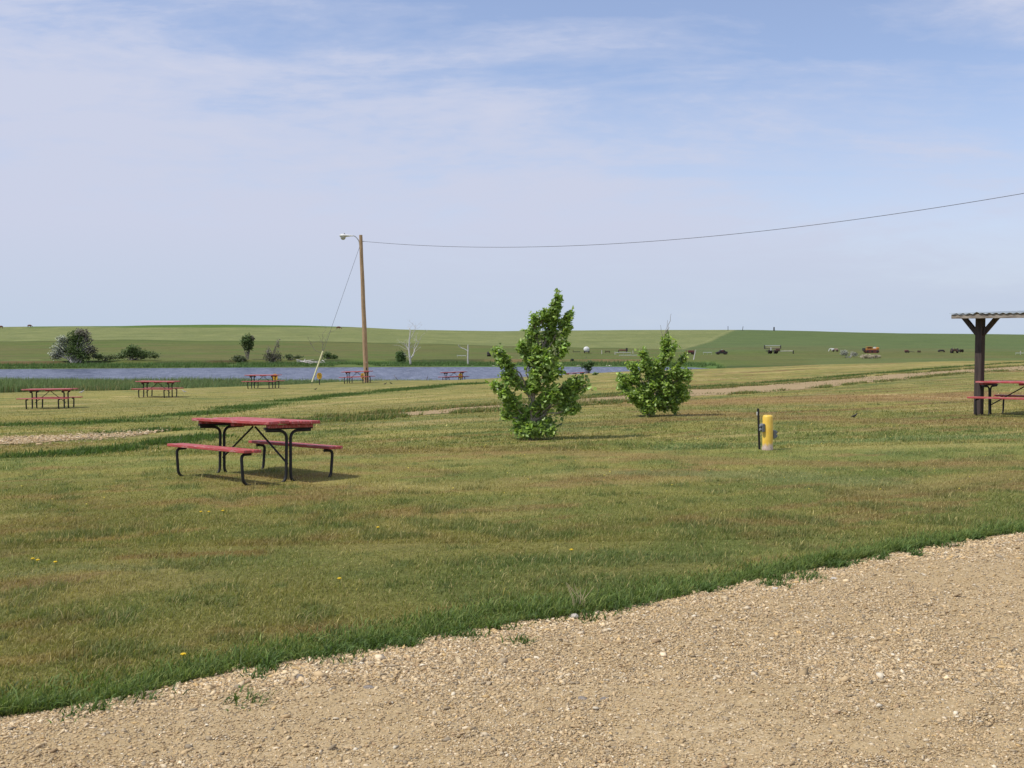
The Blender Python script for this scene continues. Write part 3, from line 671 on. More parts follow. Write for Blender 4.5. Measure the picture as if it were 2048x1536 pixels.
# ------------------------------------------------------------------ picnic tables
def make_table(label, loc, rz, inset, group='red picnic tables', tilt=None, L=1.97, W=.77, ht=.77, hb=.43, bo=.735, bw=.235, warp=True, pr=.0195, cv=.028):
    T = thing('picnic_table', label, 'picnic table', loc, rz, group, tilt)
    mb = MB(); k = 5; pw = (W - .012 * (k - 1)) / k
    ext = [0, .0, .012, .005, -.004]
    for i in range(k):
        yc = -W / 2 + pw / 2 + i * (pw + .012)
        mb.box((ext[i] if warp else 0, yc, ht - .02 + (.0 if i % 2 else .002)), (L, pw, .04), Matrix.Rotation((.012 * (-1) ** i) if warp else 0, 3, 'Y' if i == 1 else 'X'), .006)
    mb.build('tabletop', M['red'], T)
    for u in (-L / 2 + inset - .03, 0, L / 2 - inset + .03):
        MB().box((u, 0, ht - .0635), (.085, W - .12, .042), None, .005).build('cleat', M['red'], T)
    for s in (-1, 1):
        b = MB(); w2 = (bw - .012) / 2
        for j in (0, 1):
            b.box(((.012 if j else -.006), s * (bo - w2 / 2 - j * (w2 + .012)), hb - .019 + .001 * j), (L + .03, w2, .038), None, .006)
        b.build('bench_seat', M['red'], T)
        for e in (-1, 1):
            u = e * (L / 2 - inset)
            pts = [(u, s * (bo - .20), hb - .062), (u, s * (bo - .055), hb - .062), (u, s * (bo - .085), -.024), (u, s * (cv + .007), -.024), (u, s * cv, ht - .125), (u, s * .33, ht - .108 - pr * .5)]
            pts[0] = (u, s * (bo - .19), hb - .060); pp = bend(pts, .115, 6)
            MB().tube(pp, pr, 10).build('pipe_leg', M['black'], T)
    for e in (-1, 1):
        u = e * (L / 2 - inset)
        MB().box((u + e * .001, 0, ht - .0925 + .002), (.05, W - .06, .028), None, .003).build('top_rail', M['black'], T)
        MB().tube([(u - e * .02, 0, .22), (e * .03, 0, ht - .1)], .013, 8).build('brace', M['black'], T)
    return T
nm = gnormal(-3.45, 13.97)
make_table('nearest red picnic table, weathered top and black pipe legs, alone on the front lawn', Vector((-3.453, 13.969, tz(-3.453, 13.969))), -.789, .15, tilt=Vector((.004, .049, 1)).normalized())
def far_table(px, d, label, rz=R(-26), inset=.33, z=None):
    p = gpt(px, d)
    if z is not None: p.z = z
    return make_table(label, p, rz, inset, tilt=gnormal(p.x, p.y, 1.2), L=1.92, pr=.027, cv=.17)
far_table(101, 41, 'leftmost lakeside red picnic table, near the left edge of the photo', R(-1.5))
far_table(316, 50, 'red picnic table second from the left in the row in front of the reeds', R(-7.5))
far_table(527, 59, 'red picnic table third in the lakeside row, left of the utility pole and yellow sign', R(-11))
far_table(715, 68, 'red picnic table standing in front of the foot of the wooden utility pole', R(-13))
p5 = unproj(908, 744, 78.5)
far_table(908, 78.5, 'small far red picnic table below the forked white dead trunk', R(-17), z=p5.z - .77)
p8 = unproj(1152, 745.5, 84)
far_table(1150, 84, 'farthest red picnic table, only its top showing behind the taller sapling', z=p8.z - .77)
pT = gpt(2054, 23.3)
make_table('red picnic table under the tin roofed timber shelter at the right', pT, R(-50), .15, tilt=gnormal(pT.x, pT.y), L=1.97)

# ------------------------------------------------------------------ shelter
pS = gpt(1957, 24.0)
S = thing('picnic_shelter', 'dark timber picnic shelter with braced post and corrugated tin roof', 'shelter', pS, R(-50))
zb = unproj(1896, 637, 23.6).z - pS.z      # underside of the front fascia
df, db = .55, 1.15; x0, x1 = -.40, 4.3; slope = .055 / (df + db)
for k_, xx in enumerate((0, 3.6)):
    MB().box((xx, 0, (zb + .10) / 2 - .15), (.165, .165, zb + .40), None, .012).build('post', M['darkwood'], S)
    for s_ in (-1, 1):
        a = Vector((xx + s_ * .07, .0, zb - .34)); b = Vector((xx + s_ * .40, .0, zb + .05)); d_ = b - a; an = math.atan2(d_.x, d_.z)
        MB().box((a + b) / 2, (.10, .09, d_.length + .06), Matrix.Rotation(an, 3, 'Y'), .008).build('brace', M['darkwood'], S)
MB().box(((x0 + x1) / 2 + .06, 0, zb + .075), (x1 - x0 - .24, .14, .12), None, .006).build('main_beam', M['darkwood'], S)
MB().box(((x0 + x1) / 2, -df, zb + .047), (x1 - x0, .045, .094), None, .005).build('fascia', M['greywood'], S)
MB().box(((x0 + x1) / 2 + .02, db, zb + .03 + slope * (df + db)), (x1 - x0 - .05, .045, .10), None, .005).build('fascia', M['darkwood'], S)
rot = Matrix.Rotation(math.atan(slope), 3, 'X'); ym = (db - df) / 2
for xx in np.arange(x0 + .12, x1, .92):
    MB().box((xx, ym, zb + .055 + slope * (df + db) / 2), (.045, df + db - .06, .07), rot, .004).build('rafter', M['darkwood'], S)
nx, ny = 260, 14; xs = np.linspace(x0 - .03, x1 + .05, nx); ys = np.linspace(-df - .05, db + .08, ny)
X, Y = np.meshgrid(xs, ys, indexing='ij')
Z = zb + .112 + (Y + df) * slope + .018 * np.sin(np.pi * np.clip((X - x0) / 2.2, 0, 1)) * sstep(-df, db, Y) + .011 * np.sin(X * 2 * np.pi / .15) + .030 * np.exp(-((X - .22) / .06) ** 2) * np.clip(-Y * 2, 0, 1)
k = np.arange(nx - 1)[:, None] * ny + np.arange(ny - 1)[None]; fq = np.stack([k, k + ny, k + ny + 1, k + 1], -1).reshape(-1, 4)
rf = np_mesh('roof_sheet', np.stack([X.ravel(), Y.ravel(), Z.ravel()], 1), fq, M['tin'], S, smooth=True)
sm = rf.modifiers.new('thick', 'SOLIDIFY'); sm.thickness = .004

# ------------------------------------------------------------------ utility pole, lamp, wires
base = gpt(733, 70.0); base.z -= .1; top = unproj(721.3, 470, 70.0)
PO = thing('utility_pole', 'tall weathered wooden utility pole carrying a street lamp', 'utility pole', base)
tl = top - base
mb = MB(); npt = 16
mb.tube([tl * (i / npt) + Vector((.006 * math.sin(i * 1.3), 0, 0)) for i in range(npt + 1)], [.175 - .065 * i / npt for i in range(npt + 1)], 14); mb.build('pole_shaft', M['pole'], PO)
def pol(t, dx=0, dy=0, dz=0): return tl * t + Vector((dx, dy, dz))
MB().tube(bend([pol(.905, -.09, -.02), pol(.965, -.12, -.02), pol(.99, -.40, -.05, .05), pol(.985, -.62, -.08, .08)], .4, 6), .032, 8).build('lamp_arm', M['galv'], PO)
hd = MB(); c0 = pol(.985, -.52, -.06, .07)
prof = [(0, .04), (.12, .06), (.3, .10), (.55, .16), (.75, .16), (.86, .09), (.89, .01)]
vs, fs = [], []
for i, (q, r__) in enumerate(prof):
    for k_ in range(12):
        a = 2 * math.pi * k_ / 12; vs.append(c0 + Vector((-q, math.cos(a) * r__ * 1.25, math.sin(a) * r__ * (.8 if math.sin(a) > 0 else .6) + .02)))
for i in range(len(prof) - 1):
    for k_ in range(12): fs.append((i * 12 + k_, i * 12 + (k_ + 1) % 12, (i + 1) * 12 + (k_ + 1) % 12, (i + 1) * 12 + k_))
hd.add(vs, fs, True); LH = hd.build('lamp_head', M['white'], PO)
mb = MB(); mb.lathe([(.02, -.25), (.11, -.22), (.17, -.13), (.17, -.03)], 'Z', c0 + Vector((-.64, 0, .0)), 14)
mg, ntg, bg, ndg, lkg = new_mat('lamp_glass'); bg.inputs['Base Color'].default_value = (.45, .45, .42, 1); bg.inputs['Roughness'].default_value = .15
mb.build('lamp_lens', mg, LH)
MB().lathe([(.0, .06), (.035, .055), (.035, 0), (.0, 0)], 'Z', c0 + Vector((-.55, 0, .13)), 8).build('photocell', M['dark'], LH)
MB().tube([pol(.957, .09, -.02), pol(.957, .22, -.03)], [.03, .022], 8).build('insulator', M['galv'], PO)
MB().box(pol(.145, .02, -.145), (.10, .03, .05), None, .004).build('tag_plate', M['white'], PO)
MB().box(pol(.10, .06, -.15), (.07, .04, .16), None, .006).build('dark_box', M['dark'], PO)
A = base + pol(.957, .22, -.03); Bw = unproj(2120, 374, 41.0); sag = 1.15
pts = []
for i in range(61):
    t = i / 60; q = A + (Bw - A) * t; q.z -= 4 * sag * t * (1 - t); pts.append(q)
w0 = thing('overhead_wire', 'thin overhead power wire sagging from the utility pole across the sky to the right', 'wire', A)
MB().tube([q - A for q in pts], .0115, 6).build('cable', M['cable'], w0)
ga = base + pol(.92, -.10, -.03); gb = gpt(622, 66.0); gy_ = thing('guy_wire', 'slanting guy wire left of the utility pole with a pale yellow guard', 'guy wire', gb)
MB().tube([(0, 0, -.1), ga - gb], .011, 6).build('cable', M['cable'], gy_)
dr = (ga - gb); MB().tube([dr * .02, dr * .235], .05, 8).build('wire_guard', M['guard'], gy_)

# ------------------------------------------------------------------ yellow site signs
def site_sign(p, label, hh, sx=.165, sz=.205):
    Sg = thing('site_sign', label, 'sign', p, 0, 'yellow oval site signs')
    MB().box((.0, .025, hh / 2 - .1), (.06, .03, hh + .2), None, .003).build('sign_post', M['dark'], Sg)
    mb = MB(); n = 24; vs = []
    for yy in (-.008, .008):
        for k_ in range(n):
            a = 2 * math.pi * k_ / n; e = 2.6
            cx = math.copysign(abs(math.cos(a)) ** (2 / e), math.cos(a)) * sx; cz = math.copysign(abs(math.sin(a)) ** (2 / e), math.sin(a)) * sz
            vs.append((cx, yy, hh + cz))
    fs = [tuple(range(n)), tuple(reversed(range(n, 2 * n)))] + [(k_, (k_ + 1) % n, n + (k_ + 1) % n, n + k_) for k_ in range(n)]
    mb.add(vs, fs); pl = mb.build('sign_board', M['signyel'], Sg)
    mk = MB()
    mk.box((-.05, -.010, hh + .07), (.045, .006, .07), Matrix.Rotation(.4, 3, 'Y')); mk.box((.03, -.010, hh + .03), (.075, .006, .026), Matrix.Rotation(.5, 3, 'Y')); mk.box((-.02, -.010, hh - .06), (.06, .006, .02), Matrix.Rotation(-.5, 3, 'Y'))
    mk.build('dark_mark', M['rust'], pl)
    return Sg
site_sign(gpt(639, 66.5), 'yellow oval sign on a short dark post beside the guy wire', .56)
for px, py, y, lb in ((550, 754, 66, 'yellow sign behind the right legs of the third lakeside table'), (726, 752, 72.5, 'yellow sign at the foot of the utility pole behind a table'), (921, 752, 80.5, 'small yellow sign behind the far table under the white dead trunk')):
    pt = unproj(px, py, y); gz_ = tz(pt.x, y); site_sign(Vector((pt.x, y, gz_)), lb, max(pt.z - gz_, .3))

# ------------------------------------------------------------------ yellow bollard and steel stake
pB = gpt(1535, 16.75)
BO = thing('service_bollard', 'yellow painted pipe bollard with grey outlet boxes and bare concrete foot', 'bollard', pB)
r0 = .083; H = .56
MB().lathe([(r0 + .006, -.08), (r0 + .006, .03), (r0, .05), (r0, H - .03), (r0 - .012, H - .006), (r0 - .03, H), (.001, H + .004)], 'Z', (0, 0, 0), 32).build('pipe', M['yellow'], BO)
for an, zc_, nm_ in ((R(205), .36, 0), (R(10), .25, 1)):
    d_ = Vector((math.cos(an), math.sin(an), 0)); Rm = Matrix.Rotation(an, 3, 'Z')
    bx = MB().box(d_ * (r0 + .022) + Vector((0, 0, zc_)), (.05, .075, .13), Rm, .006).build('outlet_box', M['greybox'], BO)
    for zz in (-.03, .03):
        q = MB(); cc = d_ * (r0 + .047) + Vector((0, 0, zc_ + zz))
        q.tube([cc, cc + d_ * .022, cc + d_ * .03], [.026, .026, .016], 12).build('outlet_cover', M['greybox'], bx)
pK = gpt(1519.5, 16.85)
K = thing('steel_stake', 'black steel fence stake standing just left of the yellow bollard', 'stake', pK)
lean = Vector((-.03, 0, .62))
mb = MB(); mb.tube([lean * -.15, lean], .012, 4); mb.box(lean * .5 + Vector((0, .012, 0)), (.035, .006, .70), Matrix.Rotation(-.045, 3, 'Y')); mb.build('stake_shaft', M['black'], K)
MB().box(lean * .95 + Vector((-.022, -.004, -.01)), (.012, .02, .055), None, .002).build('pale_clip', M['white'], K)

# ------------------------------------------------------------------ trees
def leaf_mesh(name, P, size, rgb, parent, mat, wind=(1, .15, -.35), ws=.8, fold=.35, jit=1.0):
    n = len(P); d = rng.normal(0, jit, (n, 3)) + np.array(wind) * ws; d /= np.linalg.norm(d, axis=1)[:, None]
    s = np.cross(d, rng.normal(0, .55, (n, 3)) + np.array((-.35, -.3, 1.0))[None]); s /= np.linalg.norm(s, axis=1)[:, None] + 1e-9
    nn = np.cross(d, s); L_ = (size * np.exp(rng.normal(0, .22, n)))[:, None]; w = L_ * rng.uniform(.30, .42, (n, 1))
    b = P; q1 = P + d * L_ * .38; tip = P + d * L_ - nn * L_ * .12
    Vv = np.stack([b, q1 + s * w + nn * w * fold, tip, q1 - s * w + nn * w * fold], 1).reshape(-1, 3); o = np.arange(n)[:, None] * 4
    fc = np.stack([o + [0, 1, 2], o + [0, 2, 3]], 1).reshape(-1, 3)
    return np_mesh(name, Vv, fc, mat, parent, col=np.repeat(rgb, 4, 0))
def limb(mb, a, b, ra, rb, n=6, wig=.06, seg=5):
    a = Vector(a); b = Vector(b); L_ = (b - a).length; pts = []
    for i in range(seg + 1):
        t = i / seg; p = a.lerp(b, t); k = math.sin(t * math.pi) * wig * L_
        pts.append(p + Vector((random.gauss(0, k), random.gauss(0, k), random.gauss(0, k) * .5 + .06 * L_ * math.sin(t * math.pi))))
    mb.tube(pts, [ra + (rb - ra) * i / seg for i in range(seg + 1)], n); return pts
def sapling(name, label, p0, sc, stem, clusters, leafsize, nleaf, twigs, col0, wind):
    T = thing(name, label, 'tree', p0)
    mb = MB(); pts = [Vector((x, 0, h)) for x, h in stem]
    n = len(pts); rs = [.042 * (1 - .86 * i / (n - 1)) for i in range(n)]; mb.tube(pts, rs, 9); mb.build('trunk', M['bark'], T)
    br = MB(); LP = []; LC = []
    tot = sum(c[4] for c in clusters)
    for (cx, ch, rx, rz_, wgt) in clusters:
        yv = random.uniform(-.75, .75) * min(rx * 1.4, .5) if rx < .3 else 0
        i0 = min(range(n), key=lambda i: abs(pts[i].z - max(.12, ch * .55 - .15 * abs(cx)))); s0 = pts[i0]
        limb(br, s0, (cx, yv, ch), .016, .006, 6, .05)
        m_ = int(nleaf * wgt / tot)
        nt2 = max(4, m_ // 26)
        for k_ in range(nt2):
            v = Vector((random.gauss(0, 1), random.gauss(0, 1), random.gauss(0, 1))).normalized() * random.uniform(.45, 1.0)
            e = Vector((cx + v.x * rx, yv + v.y * rx, ch + v.z * rz_)); st = s0.lerp(Vector((cx, yv, ch)), random.uniform(.45, 1))
            pt = limb(br, st, e, .0055, .002, 4, .08, 4)
            q = 27
            for _ in range(q):
                t = random.uniform(.1, 1.05); b_ = st.lerp(e, t)
                LP.append((b_.x + random.gauss(0, .034) * sc, b_.y + random.gauss(0, .05) * sc, max(.03, b_.z + random.gauss(0, .034) * sc)))
    for a, b in twigs: limb(br, (a[0], .05, a[1]), (b[0], .0, b[1]), .009, .003, 5, .04)
    br.build('branches', M['bark'], T)
    P_ = np.array(LP); h = P_[:, 2]; n_ = len(P_)
    c = np.array(col0) * 1.12 * np.exp(rng.normal(0, .25, n_))[:, None]
    y_ = rng.uniform(0, 1, n_) < .3; c[y_] *= np.array((1.6, 1.4, 1.5)); c[rng.uniform(0, 1, n_) < .2] *= .6
    leaf_mesh('crown', P_, leafsize, c, T, M['leaf'], wind)
    return T
pt1 = gpt(1060, 19.2); s1 = 1 / 109.
def loc1(px, py): return ((px - 1060) * s1, (881 - py) * s1)
def cl1(px, py, rx, rz_, w): a, h = loc1(px, py); k = .66 if py < 700 else .82; return (a, h, rx * s1 * k, rz_ * s1 * k, w * (.8 if py < 700 else 1))
st1 = [loc1(1060, 888), loc1(1060, 850), loc1(1066, 800), loc1(1076, 740), loc1(1090, 690), loc1(1102, 640), loc1(1110, 600), loc1(1114, 582)]
C1 = [cl1(1052, 866, 26, 10, 4.5), cl1(1078, 862, 20, 11, 3), cl1(1072, 700, 16, 24, 3.5), cl1(1072, 745, 18, 20, 3.5), cl1(1114, 590, 7, 12, 3), cl1(1110, 612, 10, 16, 5), cl1(1106, 640, 15, 18, 7), cl1(1086, 627, 14, 9, 3.5), cl1(1068, 634, 12, 10, 3.5), cl1(1138, 630, 8, 12, 3), cl1(1132, 655, 9, 14, 2.5),
      cl1(1060, 665, 16, 12, 5), cl1(1100, 672, 20, 16, 7), cl1(1128, 690, 14, 18, 4.5), cl1(1092, 712, 20, 20, 7), cl1(1040, 688, 12, 13, 4), cl1(1108, 742, 24, 18, 7),
      cl1(993, 702, 13, 13, 4.5), cl1(1004, 722, 14, 18, 4.5), cl1(1008, 752, 12, 14, 3), cl1(1055, 712, 9, 22, 2.5), cl1(986, 770, 9, 8, 2), cl1(1022, 756, 14, 9, 3),
      cl1(1005, 785, 20, 14, 6), cl1(1022, 810, 24, 14, 7), cl1(1060, 770, 26, 20, 7), cl1(1100, 785, 30, 20, 9), cl1(1140, 770, 24, 14, 6), cl1(1158, 758, 14, 8, 3), cl1(1171, 772, 11, 7, 1.6),
      cl1(1140, 800, 20, 12, 4.5), cl1(1150, 818, 14, 9, 2.5), cl1(1075, 815, 34, 20, 10), cl1(1040, 838, 30, 16, 8), cl1(1012, 832, 14, 9, 2.5), cl1(1090, 845, 26, 16, 6), cl1(1060, 858, 34, 14, 8), cl1(1100, 862, 14, 9, 2.5), cl1(1030, 862, 14, 8, 2)]
sapling('young_tree', 'taller windblown green sapling with a narrow pointed top, in the middle of the lawn', pt1, 1.0, st1, C1, .080, 13500,
        [((0.12, .8), loc1(1065, 690)), ((0, .7), loc1(1006, 730)), ((.1, .9), loc1(1070, 720))], (.215, .32, .07), (.9, .1, -.5))
pt2 = gpt(1296, 25.0); s2 = 1 / 84.
def loc2(px, py): return ((px - 1296) * s2, (833 - py) * s2)
def cl2(px, py, rx, rz_, w): a, h = loc2(px, py); return (a, h, rx * s2, rz_ * s2, w)
st2 = [loc2(1296, 838), loc2(1297, 815), loc2(1303, 790), loc2(1310, 760), loc2(1318, 730), loc2(1326, 705)]
C2 = [cl2(1262, 785, 22, 14, 4), cl2(1362, 792, 20, 12, 4), cl2(1318, 760, 30, 18, 5), cl2(1300, 822, 18, 6, 2), cl2(1314, 725, 10, 16, 3), cl2(1332, 682, 8, 14, 3), cl2(1346, 690, 7, 10, 2), cl2(1330, 710, 16, 14, 4), cl2(1282, 706, 8, 12, 2.2), cl2(1288, 728, 14, 14, 4), cl2(1258, 728, 8, 10, 2), cl2(1262, 755, 18, 10, 4), cl2(1236, 752, 10, 8, 2),
      cl2(1310, 745, 24, 16, 6), cl2(1350, 742, 20, 16, 5), cl2(1368, 715, 7, 14, 2), cl2(1372, 750, 12, 14, 3), cl2(1250, 774, 22, 12, 5), cl2(1290, 778, 30, 18, 8), cl2(1335, 775, 30, 18, 8), cl2(1368, 778, 18, 14, 4),
      cl2(1275, 800, 22, 12, 6), cl2(1310, 800, 28, 14, 7), cl2(1345, 800, 22, 10, 5), cl2(1290, 818, 22, 8, 3.5), cl2(1330, 814, 14, 8, 2.5), cl2(1352, 818, 12, 5, 1)]
sapling('young_tree', 'shorter rounder green sapling with a bare twig on top, right of the taller one', pt2, .9, st2, C2, .078, 14000,
        [((.28, 1.3), loc2(1334, 640)), (loc2(1332, 668), loc2(1341, 627)), (loc2(1325, 690), loc2(1320, 650)), (loc2(1330, 665), loc2(1338, 655))], (.22, .325, .068), (.95, .1, -.15))
def bush(name, label, px, d, py0, parts, leafs, nleaf, rgb, trunkmat, cat='shrub', group=None, bare=0.0, limbs=6, lmat='leaffar', zoff=0, tr=.12, spread=1.0):
    p = gpt(px, d); sc = d / F
    T = thing(name, label, cat, p, 0, group); mb = MB(); LP = []; Cc = []
    for (qx, qy, rx, ry, w, cc) in parts:
        c0 = Vector(((qx - px) * sc, random.uniform(-.4, .4) * rx * sc, (py0 - qy) * sc))
        for k_ in range(limbs):
            v = Vector((random.gauss(0, 1), random.gauss(0, 1), random.gauss(0, 1) + .3)).normalized() * random.uniform(.6, 1.02)
            e = c0 + Vector((v.x * rx, v.y * rx, v.z * ry)) * sc; e.z = max(e.z, .15)
            a = Vector((random.gauss(0, .12), random.gauss(0, .12), 0)) * spread
            limb(mb, a, e, tr * random.uniform(.4, .8), .02, 5, .05, 4)
        m_ = int(nleaf * w)
        v = rng.normal(0, 1, (m_, 3)); v /= np.linalg.norm(v, axis=1)[:, None]; rad = rng.uniform(0, 1, m_) ** (1 / 2.2)
        cl = rng.normal(0, .22, (max(4, m_ // 30), 3)); off = cl[rng.integers(0, len(cl), m_)]
        q = v * rad[:, None] * .85 + off; Q = np.stack([q[:, 0] * rx * sc + c0.x, q[:, 1] * rx * sc + c0.y, np.maximum(q[:, 2] * ry * sc + c0.z, .08)], 1)
        LP.append(Q); Cc.append(np.array(cc) * np.exp(rng.normal(0, .28, m_))[:, None])
    mb.build('branches', trunkmat, T)
    if nleaf: leaf_mesh('foliage', np.concatenate(LP), leafs, np.concatenate(Cc), T, M[lmat], jit=1.2)
    return T
G1 = (.085, .13, .036); GR = (.33, .35, .27); G2 = (.11, .15, .05); TW = (.20, .18, .14)
bush('silver_tree', 'big bushy grey green tree on the left far bank', 150, 226, 729,
     [(120, 700, 16, 14, .22, GR), (112, 713, 12, 9, .12, GR), (125, 682, 12, 9, .1, GR), (150, 680, 20, 17, .26, G1), (150, 703, 22, 17, .28, G1), (163, 668, 16, 9, .07, TW), (174, 684, 10, 14, .05, TW), (182, 705, 12, 12, .08, (.09, .085, .06)), (165, 715, 18, 10, .12, G1)], .34, 5200, G1, M['palebark'], 'tree', limbs=5, spread=4, tr=.16)
bush('willow_shrub', 'low dark green shrub right of the grey tree on the far bank', 268, 232, 731, [(258, 716, 20, 11, .35, G1), (282, 718, 22, 9, .3, G1), (268, 708, 12, 8, .15, G1), (305, 721, 14, 6, .15, G2), (240, 722, 10, 6, .1, G2)], .34, 2600, G1, M['twig'], limbs=4, spread=5)
bush('small_tree', 'small upright dark green tree on the far bank above the third table', 494, 236, 719, [(494, 682, 12, 12, .6, G1), (495, 692, 11, 9, .4, (.10, .13, .045)), (503, 676, 5, 6, .08, TW)], .34, 2400, G1, M['bark'], 'tree', limbs=4, tr=.13)
bush('scrub_bush', 'dry twiggy brown scrub with two bare upright limbs on the far bank', 545, 232, 727, [(540, 714, 14, 10, .35, (.085, .085, .05)), (556, 714, 12, 9, .25, (.075, .08, .05)), (536, 700, 8, 10, .06, TW), (556, 688, 4, 16, .05, TW)], .3, 1100, G1, M['twig'], limbs=8, spread=4)
bush('low_shrub', 'low grey green shrub left of the dry twiggy scrub', 478, 233, 727, [(478, 721, 16, 7, 1, (.075, .095, .04))], .3, 900, G2, M['twig'], limbs=4, spread=4)
bush('green_shrub', 'dark green rounded shrub just left of the white dead tree', 801, 233, 724, [(801, 711, 11, 13, 1, (.08, .135, .036))], .3, 1700, G1, M['twig'], limbs=5, spread=2)
bush('bank_shrub', 'small dark shrub behind the pale guy wire guard', 655, 240, 724, [(652, 716, 9, 6, .6, G1), (668, 719, 9, 4, .4, G1)], .3, 800, G1, M['twig'], limbs=4, spread=3)
bush('lawn_shrub', 'small dark leafy shrub at the crest beside the farthest table', 1177, 88, 764, [(1170, 741, 11, 5, .4, (.08, .135, .036)), (1180, 737, 7, 7, .35, (.075, .125, .036)), (1178, 746, 6, 5, .25, (.07, .12, .036))], .13, 700, G1, M['twig'], limbs=5, tr=.03, spread=.3)
q9 = gpt(1190, 71)
bush('lawn_shrub', 'tiny pale green shrub standing on the lawn between the two saplings', 1190, 71, proj(q9)[1] + 1, [(1190, 752, 4.5, 4.5, 1, (.2, .28, .10))], .11, 260, G2, M['twig'], limbs=5, tr=.02, spread=.2)
bush('sage_shrub', 'pale grey twiggy shrub beyond the lawn below the orange machine', 1697, 250, 727, [(1688, 717, 9, 5, .5, (.26, .27, .22)), (1708, 720, 8, 4, .3, (.27, .27, .22))], .28, 900, G1, M['palebark'], limbs=3, spread=3)
bush('sage_shrub', 'low pale tan brush just over the lawn crest left of the shelter', 1742, 246, 728, [(1730, 724, 14, 3.5, .5, (.36, .31, .22)), (1752, 724, 10, 3, .4, (.36, .31, .22))], .28, 900, G1, M['palebark'], limbs=4, spread=6)
bush('bank_shrub', 'low dull green brush at the foot of the big grey green tree', 205, 229, 730, [(196, 722, 12, 6, .5, (.10, .135, .045)), (222, 723, 14, 5, .5, (.11, .14, .05))], .28, 900, G1, M['twig'], limbs=4, spread=3)
bush('bank_shrub', 'small scrubby green bush right of the dry twiggy scrub', 582, 236, 727, [(578, 720, 10, 5, .6, (.09, .125, .045)), (594, 722, 8, 4, .4, (.10, .13, .05))], .28, 600, G1, M['twig'], limbs=4, spread=3)
def dead_tree(label, px, d, strokes, mat, name='dead_tree', twigs=0, cat='dead tree', py0=None):
    p = gpt(px, d); pyb = proj(p)[1] if py0 is None else py0; sc = d / F
    T = thing(name, label, cat, p); mb = MB(); tw = MB(); ends = []
    for pts, r0_, r1_ in strokes:
        q = [Vector(((a - px) * sc, random.gauss(0, .12), (pyb - b) * sc)) for a, b in pts]; q[0].y = 0
        qq = bend(q, .5, 3); mb.tube(qq, [r0_ + (r1_ - r0_) * i / (len(qq) - 1) for i in range(len(qq))], 7); ends += q[1:]
    tw = mb
    if twigs:
        for k_ in range(twigs):
            a = random.choice(ends); b = a + Vector((random.gauss(0, 1.1), random.gauss(0, 1.1), random.uniform(.2, 1.9)))
            pts = limb(tw, a, b, .035, .012, 4, .06, 4)
            for j in range(2): limb(tw, pts[3], pts[3] + Vector((random.gauss(0, .6), random.gauss(0, .6), random.uniform(.1, .9))), .018, .008, 3, .05, 3)
    mb.build('trunk', mat, T)
    return T
dead_tree('tall bleached white dead tree with spreading bare twigs on the far shore', 821, 228, [([(821, 729), (820, 716), (818, 700), (819, 678), (821, 662), (819, 656)], .24, .06), ([(820, 718), (826, 710), (829, 703), (828, 695), (834, 680)], .17, .04), ([(818, 700), (812, 692), (808, 684)], .08, .03), ([(829, 700), (838, 684), (842, 674)], .07, .03), ([(819, 680), (828, 664), (832, 656)], .06, .02)], M['palebark'], twigs=26, py0=729)
dead_tree('forked white dead trunk with one crooked arm to the left on the far shore', 936, 229, [([(936, 730), (935.5, 712), (936, 700), (936, 690)], .17, .1), ([(935.5, 703), (930, 699), (921, 696), (918, 693), (917, 690)], .09, .05)], M['palebark'], py0=730)
dead_tree('thin bare grey dead tree behind the guy wire', 645, 238, [([(645, 724), (645, 708), (646, 692), (645, 674)], .07, .02), ([(646, 696), (652, 686), (656, 674)], .05, .015), ([(645, 712), (630, 706), (622, 694)], .05, .015)], M['twig'], twigs=10, py0=724)
dead_tree('black bare limb curving out of the water right of the utility pole', 803, 138, [([(804, 757), (799, 750), (794, 742), (788, 735)], .07, .03)], M['twig'], 'drift_branch', py0=757, cat='branch')
dead_tree('bare stick slanting out of the water above the far table, left of it', 848, 139, [([(847, 758), (852, 749), (856, 738)], .06, .025), ([(852, 749), (855, 742)], .04, .02)], M['twig'], 'drift_branch', py0=758, cat='branch')
dead_tree('short pale stick in the water left of the taller sapling', 975, 141, [([(973, 752), (977, 746)], .05, .03)], M['palebark'], 'drift_branch', py0=754, cat='branch')
dw = gpt(622, 228); T = thing('driftwood_pile', 'tangled pile of bleached driftwood on the far shore', 'driftwood', dw)
mb = MB()
for i in range(26):
    a = Vector((random.gauss(0, 1.5), random.gauss(0, .8), random.uniform(.1, .7))); d_ = Vector((random.gauss(1.4, .9), random.gauss(0, .6), random.gauss(-.1, .4))); mb.tube([a - d_ * .7, a + d_ * .2 + Vector((0, 0, .06)), a + d_ * .8], [.08, .06, .025], 5)
mb.build('sticks', M['palebark'], T)
sk = thing('leaning_post', 'pale leaning post on the far shore right of the shorter sapling', 'post', gpt(1387, 236))
MB().tube([(0, 0, -.2), (.45, 0, 2.2)], [.12, .09], 7).build('post_shaft', M['palebark'], sk)

